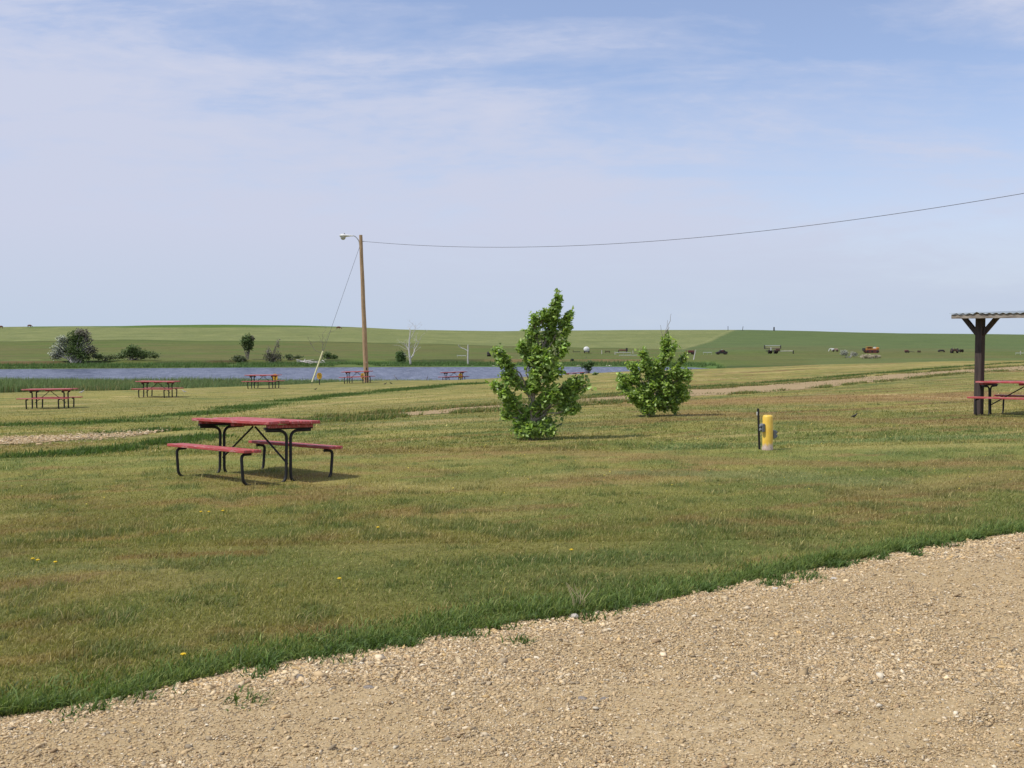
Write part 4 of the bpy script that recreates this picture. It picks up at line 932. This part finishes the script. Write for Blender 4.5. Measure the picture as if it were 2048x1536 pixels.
# ------------------------------------------------------------------ distant fence remains and posts
def post(px, py0, py1, d, label, mat='palebark', r_=.1, lean=0):
    p = gpt(px, d); h = max((py0 - py1) * d / F, .5)
    T = thing('fence_post', label, 'post', p, 0, 'posts about the far fields'); MB().tube([(0, 0, -.2), (lean * h, 0, h)], [r_, r_ * .85], 7).build('post_shaft', M[mat], T); return T
post(1203.5, 712, 704, 280, 'white post right of the white tank trailer in the far field')
post(1266, 712, 706, 285, 'white post right of the red seed box')
post(1230, 714, 708, 275, 'white post at the left end of the low white rail')
post(1456, 660, 651, 590, 'left of two thin dark posts on the skyline', 'dark', .16)
post(1485, 660, 651.5, 590, 'right leaning one of two thin dark posts on the skyline', 'dark', .16, .12)
post(1548, 661, 653.5, 592, 'stout dark post standing alone on the skyline', 'dark', .42)
post(2041, 713, 706, 275, 'white post by the low rail beyond the shelter table')
post(1172, 726, 722, 243, 'short stake on the far bank below the white tank trailer', 'twig', .07)
def rail(px0, px1, d, h, label):
    a = gpt(px0, d); b = gpt(px1, d); T = thing('low_rail', label, 'rail', a); b = b - a
    MB().box(b / 2 + Vector((0, 0, h)), (b.length, .09, .12), Matrix.Rotation(math.atan2(-b.z, b.x), 3, 'Y')).build('rail_bar', M['white'], T)
    for t in (.04, .5, .96): MB().box(b * t + Vector((0, .06, h / 2 - .1)), (.07, .05, h + .3)).build('rail_post', M['palebark'], T)
rail(1231, 1262, 276, .55, 'low white rail in front of the red seed box'); rail(1406, 1424, 280, .6, 'low white rail right of the pale leaning post'); rail(2031, 2050, 272, .5, 'low white rail beyond the shelter at the right edge')
rail(914, 932, 255, .4, 'low pale rail left of the forked white trunk'); rail(1238, 1274, 262, .3, 'lower white rail lying nearest the far shore')

# ------------------------------------------------------------------ abandoned farm machinery
def wheel(T, c, r_, w, axis='Y', hub='rust'):
    p = [(r_ * .62, -w * .4), (r_ * .92, -w / 2), (r_, -w * .3), (r_, w * .3), (r_ * .92, w / 2), (r_ * .62, w * .4)]
    o = MB().lathe(p, axis, c, 18).build('wheel', M['tyre'], T)
    MB().lathe([(.01, -w * .25), (r_ * .6, -w * .3), (r_ * .6, w * .3), (.01, w * .25)], axis, c, 12).build('hub', M[hub], o); return o
def machine(name, label, cat, px, d, rz=0): return thing(name, label, cat, gpt(px, d), rz, 'old farm machinery across the lake')
T = machine('tank_trailer', 'white round topped tank trailer parked in the far field', 'tank trailer', 1173, 285)
MB().lathe([(.01, -1.6), (.5, -1.55), (.72, -1.4), (.75, 0), (.72, 1.4), (.5, 1.55), (.01, 1.6)], 'Y', (0, 0, 1.05), 20).build('tank', M['white'], T)
MB().box((0, 0, .42), (1.3, 3.0, .16)).build('chassis', M['dark'], T); MB().box((.62, .3, .85), (.3, 2.4, .9), None, .05).build('side_skirt', M['dark'], T)
for sx in (-1, 1): wheel(T, (sx * .62, -.5, .36), .36, .22, 'X')
T = machine('seed_drill', 'low red seed drill with grey frame behind the white rail', 'seed drill', 1244 + 0, 292); T.location = gpt(1245, 292)
MB().box((0, 0, .75), (2.0, .5, .35), None, .05).build('seed_box', M['maroon'], T); MB().box((.2, -.3, .42), (2.5, .12, .1)).build('frame', M['greywood'], T); MB().box((1.2, .3, .9), (.5, .4, .9), None, .05).build('gear_case', M['dark'], T)
for sx in (-1.1, 1.1): wheel(T, (sx, 0, .4), .4, .16, 'X')
T = machine('hay_rake', 'rusty dark hay rake left of the red seed drill', 'hay rake', 1215, 288); MB().box((0, 0, .5), (1.2, .3, .2)).build('frame', M['rust'], T)
for sx in (-.6, .6): wheel(T, (sx, 0, .35), .35, .08, 'X')
mb = MB()
for i in range(9): mb.tube(bend([(-.5 + i * .125, .1, .55), (-.5 + i * .125, .5, .45), (-.5 + i * .125, .35, .05)], .2, 3), .015, 4)
mb.build('tines', M['dark'], T)
T = machine('harrow', 'dark low harrow left of the white tank trailer', 'harrow', 1153, 286); MB().box((0, 0, .35), (2.0, .8, .12)).build('frame', M['dark'], T); MB().box((-.9, 0, .6), (.12, .1, .6)).build('lever', M['rust'], T)
T = machine('grain_wagon', 'dark red wagon behind the pale leaning post', 'wagon', 1380, 284)
MB().box((0, 0, .85), (2.1, 1.3, .55), None, .04).build('wagon_box', M['maroon'], T); MB().box((0, 0, .5), (2.3, .9, .1)).build('chassis', M['dark'], T)
for sx in (-.75, .75):
    for sy in (-.7, .7): wheel(T, (sx, sy, .38), .38, .16)
T = machine('old_car', 'dark rusty car hulk with a pale patch on top in the far field', 'car hulk', 1443, 280)
vs = []; prof = [(-1.5, .25), (-1.45, .62), (-.7, .78), (-.35, 1.18), (.6, 1.22), (.95, .85), (1.45, .8), (1.5, .25)]
mb = MB()
for yy in (-.75, .75): vs += [(a, yy, b) for a, b in prof]
mb.add(vs, [tuple(range(8)), tuple(reversed(range(8, 16)))] + [(i, (i + 1) % 8, 8 + (i + 1) % 8, 8 + i) for i in range(8)]); cb = mb.build('car_body', M['dark'], T)
MB().box((.1, 0, 1.225), (.45, .8, .03)).build('roof_patch', M['white'], T); MB().box((.1, -.757, .98), (.7, .02, .28)).build('side_window', M['maroon'], T)
for sx in (-.95, .95):
    for sy in (-.76, .76): wheel(T, (sx, sy, .32), .32, .18)
T = machine('combine_header', 'long open framed combine header with pale slats lying on the far slope', 'combine header', 1545, 322)
for z_, m__ in ((.25, 'greywood'), (1.15, 'white')): MB().box((0, 0, z_), (4.9, .22, .14)).build('long_rail', M[m__], T)
for sx in (-2.45, 2.45): MB().box((sx, -.02, .72), (.14, .9, 1.1), None, .03).build('end_plate', M['dark'], T)
mb = MB()
for i in range(6): mb.box((0, -.15 + .03 * i, .4 + i * .12), (4.7, .04, .05))
mb.build('reel_slats', M['stalk'], T); MB().box((0, .12, .30), (4.7, .05, .12)).build('pan', M['dark'], T)
T = machine('plough_frame', 'cluster of dark wheeled iron plough with a long pale tongue pointing right', 'plough', 1548, 282); T.scale = (1.2, 1.2, 1.25)
for i, sx in enumerate((-1.3, -.7, 0.0, .6)): wheel(T, (sx, (-.3, .4)[i % 2], .45), .45, .12, 'Y' if i % 2 else 'X')
MB().box((-.3, 0, .6), (3.0, .7, .16)).build('frame', M['dark'], T); MB().box((.8, 0, .85), (.9, .6, .5), None, .05).build('gear_case', M['rust'], T); MB().tube([(1.2, 0, .55), (4.3, 0, .6)], .07, 6).build('tongue', M['palebark'], T); MB().box((4.3, 0, .35), (.2, .2, .7)).build('stand', M['dark'], T); MB().box((-.7, 0, 1.0), (.16, .16, .7)).build('lever', M['white'], T)
T = machine('hay_baler', 'white and faded pink low machine with a bent white chute', 'baler', 1667, 296)
MB().box((.35, 0, .62), (1.7, .8, .45), None, .08).build('bale_chamber', simple('faded_pink_paint', (.38, .22, .16), (.5, .34, .26), 2), T); MB().box((-.25, -.1, .62), (.6, .86, .6), None, .08).build('front_cover', M['white'], T)
MB().tube(bend([(-.5, 0, .9), (-1.1, 0, .85), (-1.4, 0, .1)], .3, 4), .09, 6).build('chute', M['white'], T)
for sx in (-.2, .9): wheel(T, (sx, -.5, .3), .3, .12)
T = machine('crawler_tractor', 'orange and maroon crawler tractor, biggest machine in the far field', 'tractor', 1742, 286)
for sy in (-.8, .8):
    mb = MB(); out = [(-1.8, .45), (-1.6, .12), (-1.2, 0), (1.4, 0), (1.8, .15), (1.95, .45), (1.75, .75), (1.3, .85), (-1.2, .85), (-1.6, .75)]; vs = []
    for yy in (sy - .22, sy + .22): vs += [(a, yy, b) for a, b in out]
    n = len(out); mb.add(vs, [tuple(range(n)), tuple(reversed(range(n, 2 * n)))] + [(i, (i + 1) % n, n + (i + 1) % n, n + i) for i in range(n)]); tk = mb.build('track', M['maroon'], T)
    for sx in (-1.25, 0, 1.35): MB().lathe([(.01, -.26), (.27, -.26), (.27, .26), (.01, .26)], 'Y', (sx, sy, .43), 12).build('roller', M['dark'], tk)
MB().box((.0, 0, .95), (2.9, 1.1, .5), None, .06).build('hood', M['orange'], T); MB().box((-.55, 0, 1.62), (1.5, 1.2, .12), None, .03).build('cab_roof', M['orange'], T); MB().box((-.5, 0, 1.4), (1.1, .9, .4), None, .03).build('cab_inside', M['dark'], T)
for sx in (-1.15, .12): MB().box((sx, -.5, 1.38), (.1, .1, .5)).build('cab_post', M['orange'], T)
MB().box((1.0, 0, 1.38), (.5, .8, .42), None, .06).build('fuel_tank', M['white'], T); MB().box((1.75, 0, 1.2), (.7, 1.0, .7), None, .12).build('rear_box', M['orange'], T); MB().box((-1.95, 0, .95), (.3, 1.9, .75), None, .05).build('blade', M['dark'], T); MB().box((-1.7, -.9, .5), (.8, .12, .2)).build('blade_arm', M['rust'], T)
T = machine('hay_mower', 'rust red mower with a long dark bar right of the orange tractor', 'mower', 1813, 288); MB().box((0, 0, .5), (1.0, .7, .5), None, .08).build('gear_case', M['maroon'], T); MB().tube([(.5, 0, .45), (2.2, 0, .2)], .06, 5).build('cutter_bar', M['dark'], T); wheel(T, (-.3, -.4, .3), .3, .12); wheel(T, (.35, -.4, .3), .3, .12)
T = machine('disc_harrow', 'small dark disc gang beyond the mower bar', 'disc harrow', 1838, 289); MB().box((0, 0, .5), (.9, .2, .1)).build('frame', M['dark'], T)
for i in range(4): MB().lathe([(.01, -.02), (.3, 0), (.01, .04)], 'X', (-.36 + .24 * i, 0, .3), 12).build('disc', M['rust'], T)
T = machine('stock_feeder', 'grey iron hopper between the disc gang and the small tractor', 'hopper', 1882, 287); MB().box((.1, 0, .6), (1.3, .8, .5), None, .14).build('bin', M['dark'], T); MB().box((-.6, 0, .45), (.35, .6, .5), None, .05).build('gear_case', M['dark'], T); MB().box((.85, 0, .4), (.3, .5, .45), None, .05).build('stand', M['rust'], T)
T = machine('field_tractor', 'small red tractor seen from behind with two tall dark wheels', 'tractor', 1908.5, 284)
for sx in (-.75, .75): wheel(T, (sx, -.2, .66), .66, .3, 'X', 'rust')
for sx in (-.3, .3): wheel(T, (sx, 1.6, .35), .35, .16, 'X')
MB().box((0, .8, .85), (.5, 2.2, .5), None, .08).build('hood', M['maroon'], T); MB().box((0, -.3, .75), (.7, .5, .5), None, .06).build('rear_axle', M['rust'], T); MB().box((0, -.45, 1.15), (.4, .35, .1), None, .03).build('seat', M['dark'], T); MB().tube([(0, .1, 1.0), (0, .15, 1.5)], .04, 6).build('steering_column', M['dark'], T); MB().tube([(0, 1.2, 1.1), (0, 1.2, 1.65)], .04, 6).build('exhaust', M['dark'], T)
for sx in (-.5, .5): MB().box((sx, -.2, 1.36), (.16, .6, .04), None, .02).build('fender', M['stalk'], T)
T = machine('tyre_heap', 'dark implement of two tyres and a bar right of the small red tractor', 'implement', 1923, 290); wheel(T, (-.3, 0, .4), .4, .25); wheel(T, (.35, .2, .35), .35, .2); MB().box((0, 0, .75), (1.0, .3, .12)).build('bar', M['dark'], T)
T = machine('oil_drum', 'upright dark drum left of the taller sapling on the far bank', 'drum', 978, 262); MB().lathe([(.01, 0), (.5, 0), (.5, .35), (.53, .38), (.5, .41), (.5, .75), (.53, .78), (.5, .81), (.5, 1.15), (.01, 1.15)], 'Z', (0, 0, 0), 20).build('drum_shell', M['dark'], T)

# ------------------------------------------------------------------ cattle and birds (one skinned body each)
def skin(name, verts, edges, mat, parent=None, loc=(0, 0, 0), rz=0, sc=1.0, sub=1, root=0):
    me = bpy.data.meshes.new(name); me.from_pydata([Vector(v[:3]) * sc for v in verts], edges, []); me.materials.append(mat)
    o = bpy.data.objects.new(name, me); COL.objects.link(o); o.location = loc; o.rotation_euler = (0, 0, rz)
    md = o.modifiers.new('Skin', 'SKIN'); md.use_smooth_shade = True
    for i, v in enumerate(verts):
        sv = me.skin_vertices[0].data[i]; r_ = v[3] * sc; sv.radius = (r_, r_ * (v[4] if len(v) > 4 else 1)); sv.use_root = (i == root)
    s_ = o.modifiers.new('Sub', 'SUBSURF'); s_.levels = sub; s_.render_levels = sub
    return o
def cow(label, p, rz, mat, graze=True, sc=1.0):
    hz = .35 if graze else 1.35
    v = [(0, 0, 1.0, .36, 1.2), (.45, 0, 1.0, .34, 1.2), (-.5, 0, 1.02, .33, 1.15), (-.85, 0, 1.08, .22), (.85, 0, 1.05, .24), (1.15, 0, (1.05 + hz) / 2 + .1, .17), (1.4, 0, hz + .12, .15), (1.68, 0, hz - .08, .10), (1.42, .16, hz + .22, .04), (1.42, -.16, hz + .22, .04),
         (.6, .2, .78, .15), (.6, .22, .42, .08), (.57, .22, .02, .065), (.6, -.2, .78, .15), (.62, -.22, .42, .08), (.68, -.22, .02, .065),
         (-.7, .2, .82, .18), (-.66, .21, .6, .12), (-.84, .21, .42, .08), (-.8, .21, .02, .06), (-.7, -.2, .82, .18), (-.62, -.21, .6, .12), (-.78, -.21, .42, .08), (-.72, -.21, .02, .06), (-1.02, 0, .95, .04), (-1.06, 0, .45, .035)]
    e = [(0, 1), (0, 2), (2, 3), (1, 4), (4, 5), (5, 6), (6, 7), (6, 8), (6, 9), (1, 10), (10, 11), (11, 12), (1, 13), (13, 14), (14, 15), (2, 16), (16, 17), (17, 18), (18, 19), (2, 20), (20, 21), (21, 22), (22, 23), (3, 24), (24, 25)]
    o = skin('cow', v, e, mat, loc=p, rz=rz, sc=sc); tag(o, label, 'cow', 'cattle grazing on the far side of the lake'); return o
cow('red brown cow on the skyline left of the utility pole', gpt(677, 560), 0, M['cowred'], True, 1.15)
cow('brown cow on the left skyline, the right one of the two there', gpt(59, 585), 0, M['cowred'], True, 1.1)
cow('brown cow on the skyline cut by the left edge of the photo', gpt(2, 575), math.pi, M['cowred'], True, 1.1)
cow('black calf standing on the far bank seen through the taller sapling', gpt(1144.5, 237), R(60), M['cowblack'], True, .62)
def bird(label, p, rz, mat, sc=1.0):
    v = [(0, 0, .13, .07, 1.1), (.10, 0, .17, .055), (.17, 0, .24, .038), (.20, 0, .285, .034), (.25, 0, .28, .012), (-.11, 0, .115, .045), (-.22, 0, .10, .018), (.0, .03, .06, .012), (.01, .03, .0, .008), (.0, -.03, .06, .012), (.01, -.03, .0, .008)]
    e = [(0, 1), (1, 2), (2, 3), (3, 4), (0, 5), (5, 6), (0, 7), (7, 8), (0, 9), (9, 10)]
    o = skin('bird', v, e, mat, loc=p, rz=rz, sc=sc * .45, sub=2); tag(o, label, 'bird', 'birds on the grass'); return o
bird('small dark bird on the lawn below the yellow oval sign', ray(631, 780), R(20), M['feather'], .85)
bird('dark bird right of the utility pole, the left one of a pair', ray(770, 769.5), 0, M['feather'], 1.0)
bird('dark bird right of the utility pole, the right one of a pair', ray(782, 768), R(160), M['feather'], .95)
bird('pale bird at the edge of the reeds right of the leftmost lakeside table', ray(163, 787), R(10), M['palefeather'], 1.25)
bird('pale bird by the right end of the second lakeside table', gpt(369, 54), R(180), M['palefeather'], 1.1)
bird('dark bird on the brown grass left of the shelter post', ray(1708, 836), R(15), M['feather'], .8)

# ------------------------------------------------------------------ dandelions, stones, stalks
def dandelion(px, py, label, h=.06, r_=.014):
    p = ray(px, py + 4); T = thing('dandelion', label, 'flower', p, 0, 'yellow dandelions in the lawn')
    MB().tube([(0, 0, -.01), (.004, 0, h * .6), (.0, 0, h)], .002, 5).build('stem', M['stem'], T)
    mb = MB()
    for k_ in range(18):
        a = k_ * 2.4; q = r_ * (.3 + .7 * (k_ / 18) ** .5); mb.tube([(0, 0, h), (math.cos(a) * q * .6, math.sin(a) * q * .6, h + .010), (math.cos(a) * q, math.sin(a) * q, h + .012 - .007 * k_ / 18)], [.002, .0045, .003], 4)
    mb.build('flower_head', M['petal'], T)
for px, py, lb in ((66, 1131, 'dandelion at the far left, upper one of the left pair'), (76, 1134, 'dandelion at the far left, lower one of the left pair'), (111, 1138, 'lone dandelion just right of the pair at the far left'),
                   (402, 1033, 'dandelion in front of the near table, left of three in a line'), (418, 1033, 'dandelion in front of the near table, middle of three in a line'), (446, 1031, 'dandelion in front of the near table, right of three in a line'),
                   (756, 1066, 'single dandelion in the middle of the lawn right of the near table'), (1143, 1113, 'bright dandelion in the grass above the right part of the road edge'), (679, 1173, 'single dandelion low in the lawn left of centre'), (367, 1331, 'pale dandelion in the long grass beside the gravel')):
    dandelion(px, py, lb)
n = 130; x, y = scatter_view(11, 40, n, .5, 1.0); k = (side(x, y) > .3); x = x[k]; y = y[k]; n = len(x)
sp_v = []; z = terr(x, y) + .055
v, f, c = stones(x, y, rng.uniform(.006, .010, n) * (1 + y / 60), np.tile(np.array((.62, .50, .08)), (n, 1)), .03); tag(np_mesh('tiny_lawn_flowers', v, f, M['pebble'], col=c), 'tiny yellow flower heads sprinkled through the lawn', 'flowers', kind='stuff')
def rock(px, py, s, label, mat, flat=.5):
    p = ray(px, py); bm_ = MB(); n1, n2 = 7, 10; vs = []; rr_ = random.Random(px)
    for i in range(n1 + 1):
        for j in range(n2):
            a = math.pi * i / n1; b = 2 * math.pi * j / n2; q = 1 + (rr_.uniform(-.13, .13) if 0 < i < n1 else 0)
            vs.append((math.sin(a) * math.cos(b) * s * q, math.sin(a) * math.sin(b) * s * .7 * q, math.cos(a) * s * flat * q))
    fs = [(i * n2 + j, i * n2 + (j + 1) % n2, (i + 1) * n2 + (j + 1) % n2, (i + 1) * n2 + j) for i in range(n1) for j in range(n2)]
    bm_.add(vs, fs); o = bm_.build('stone', M[mat], None, p + Vector((0, 0, .018 + s * flat * .35))); o.rotation_euler = (0, 0, rr_.uniform(-.6, .6)); tag(o, label, 'stone', 'larger stones on the gravel'); return o
rock(737, 1384, .027, 'flat grey stone on the gravel left of centre', 'stonegrey', .35); rock(600, 1366, .022, 'dark round stone near the grass edge left of centre', 'stonegrey', .8)
rock(1149, 1241, .024, 'whitish stone at the grass edge by the dry stalks', 'stonepale', .7); rock(1667, 1165, .028, 'white stone at the right part of the grass edge', 'stonepale', .45); rock(1550, 1184, .020, 'small pale stone on the gravel just below the right grass edge', 'stonepale', .5)
rock(1165, 1408, .024, 'dark stone in the middle of the gravel, right of a similar one to the left', 'stonegrey', .5); rock(1208, 1409, .022, 'dark stone close to another in the middle of the gravel, the right one', 'stonegrey', .5)
p = ray(1155, 1226); T = thing('dry_stalks', 'few pale dry grass stalks at the road edge', 'dry grass', p)
mb = MB()
for i in range(9):
    a = Vector((random.gauss(0, .03), random.gauss(0, .02), 0)); mb.tube([a, a + Vector((random.gauss(0, .02), 0, .09)), a + Vector((random.gauss(.01, .04), 0, random.uniform(.14, .19)))], [.0022, .002, .001], 4)
mb.build('stalks', M['stalk'], T)
for i, (px, s, lb) in enumerate(((1157, .5, 'pale boulder at the far waterline right of the taller sapling'), (1212, .45, 'left of two pale boulders together at the far waterline'), (1220, .5, 'right of two pale boulders together at the far waterline'), (986, .45, 'pale boulder at the far waterline behind the left side of the taller sapling'), (945, .4, 'pale boulder at the far waterline right of the forked white trunk'))):
    d = float(np.interp(px, SH_P, SH_D)); p = gpt(px, d + .5); o = rock(px, 733, s, lb, 'stonepale', .35); o.location = (p.x, p.y, LAKE_Z + .1); o['group'] = 'pale boulders along the far waterline'; o.name = 'boulder'

# ------------------------------------------------------------------ light, sky, camera
SUN_EL = R(56); sx, sy = -.955, -.295
sun = bpy.data.lights.new('sun', 'SUN'); sun.energy = 3.9; sun.angle = R(.8); sun.color = (1, .955, .88)
so = bpy.data.objects.new('sun', sun); COL.objects.link(so)
dv = Vector((sx * math.cos(SUN_EL), sy * math.cos(SUN_EL), math.sin(SUN_EL))); so.rotation_euler = dv.to_track_quat('Z', 'Y').to_euler(); so.location = (0, 0, 60)
wd = bpy.data.worlds.new('World'); scene.world = wd; wd.use_nodes = True; nd = wd.node_tree.nodes; lk = wd.node_tree.links
bgn = nd['Background']; sky = nd.new('ShaderNodeTexSky'); sky.sky_type = 'NISHITA'; sky.sun_disc = False; sky.sun_elevation = SUN_EL; sky.sun_rotation = math.atan2(sx, sy)
sky.altitude = 700; sky.air_density = 1.0; sky.dust_density = .3; sky.ozone_density = 5.0
gen = nd.new('ShaderNodeTexCoord').outputs['Generated']; sep = nd.new('ShaderNodeSeparateXYZ'); lk.new(gen, sep.inputs[0])
def mth(op, a, b=None):
    n = nd.new('ShaderNodeMath'); n.operation = op
    for i, v in enumerate((a, b)):
        if v is None: continue
        if hasattr(v, 'is_output'): lk.new(v, n.inputs[i])
        else: n.inputs[i].default_value = v
    return n.outputs[0]
zc_ = mth('MAXIMUM', sep.outputs[2], 0.0); den = mth('ADD', zc_, .11)
cmb = nd.new('ShaderNodeCombineXYZ'); lk.new(mth('DIVIDE', sep.outputs[0], den), cmb.inputs[0]); lk.new(mth('DIVIDE', sep.outputs[1], den), cmb.inputs[1])
yy_ = mth('MAXIMUM', sep.outputs[1], .02); az = mth('DIVIDE', sep.outputs[0], yy_); el = mth('DIVIDE', zc_, yy_)
cm2 = nd.new('ShaderNodeCombineXYZ'); lk.new(az, cm2.inputs[0]); lk.new(el, cm2.inputs[1])
f1 = noise(nd, lk, 1.0, 8, .60, mapv(nd, lk, cm2.outputs[0], (2.6, 15, 1), (0, 0, .20)), .5)      # long thin cirrus streaks
f2 = noise(nd, lk, 1.0, 6, .55, mapv(nd, lk, cm2.outputs[0], (4.5, 9, 1), (0, 0, .12)), .3)
f3 = noise(nd, lk, 1.0, 4, .6, mapv(nd, lk, cm2.outputs[0], (26, 95, 1), (0, 0, .16)), .4)         # fine ripples
lin = mth('SUBTRACT', mth('SUBTRACT', 2.55, mth('MULTIPLY', el, 7.6)), mth('MULTIPLY', az, 1.55))   # clear blue band high to the right
cnr = mth('MULTIPLY', mth('MAXIMUM', mth('SUBTRACT', mth('ADD', mth('MULTIPLY', az, 2.2), mth('MULTIPLY', el, 1.8)), 1.36), 0.0), 2.2)
cl = mth('ADD', mth('ADD', mth('MULTIPLY', lin, .46), cnr), mth('ADD', mth('MULTIPLY', mth('SUBTRACT', f1, .5), 2.5), mth('ADD', mth('MULTIPLY', mth('SUBTRACT', f2, .5), 1.3), mth('MULTIPLY', mth('SUBTRACT', f3, .5), .5))))
fac = ramp(nd, lk, cl, [(0.0, (.22, .22, .22)), (.30, (.42, .42, .42)), (.62, (.80, .80, .80)), (.9, (.97, .97, .97))])
hz = ramp(nd, lk, zc_, [(0.0, (.92, .92, .92)), (.05, (.80, .80, .80)), (.12, (.42, .42, .42)), (.24, (.0, .0, .0))])
facm = nd.new('ShaderNodeMix'); facm.data_type = 'RGBA'; facm.blend_type = 'SCREEN'; facm.inputs[0].default_value = 1; lk.new(fac, facm.inputs[6]); lk.new(hz, facm.inputs[7])
SK = .15
blue = mixc(nd, lk, sky.outputs[0], (1.18, 1.05, 1.03), 1, 'MULTIPLY')
cc = ramp(nd, lk, zc_, [(0.0, (.53, .62, .76)), (.10, (.60, .64, .79)), (.3, (.61, .65, .81))])
cs_ = nd.new('ShaderNodeMix'); cs_.data_type = 'RGBA'; cs_.blend_type = 'MULTIPLY'; cs_.inputs[0].default_value = 1; cs_.clamp_result = False; lk.new(cc, cs_.inputs[6]); cs_.inputs[7].default_value = (1 / SK, 1 / SK, 1 / SK, 1)
skyc = mixc(nd, lk, blue, cs_.outputs[2], facm.outputs[2])
lk.new(skyc, bgn.inputs['Color']); bgn.inputs['Strength'].default_value = SK
cam = bpy.data.cameras.new('camera'); co_ = bpy.data.objects.new('camera', cam); COL.objects.link(co_)
cam.sensor_width = 36; cam.lens = F / 2048 * 36; cam.clip_end = 20000; cam.clip_start = .05
co_.location = (0, 0, ZC); co_.rotation_euler = (math.pi / 2 - PITCH, 0, 0); scene.camera = co_
scene.view_settings.view_transform = 'Standard'; scene.view_settings.look = 'None'; scene.view_settings.exposure = 0
scene.render.engine = 'CYCLES'; scene.cycles.max_bounces = 6; scene.cycles.transparent_max_bounces = 4
for nm_, py in (('t1', (101, 41)), ('t2', (316, 50)), ('t3', (527, 59)), ('t4', (715, 68)), ('tree1', (1060, 19.2)), ('tree2', (1296, 25)), ('boll', (1535, 16.75)), ('post', (1957, 24)), ('crawler', (1742, 286)), ('near', (506, 13.97)), ('header', (1545, 322)), ('cow', (677, 560)), ('shore', (420, 219.5))):
    print('CHK', nm_, [round(a, 1) for a in proj(gpt(*py))])
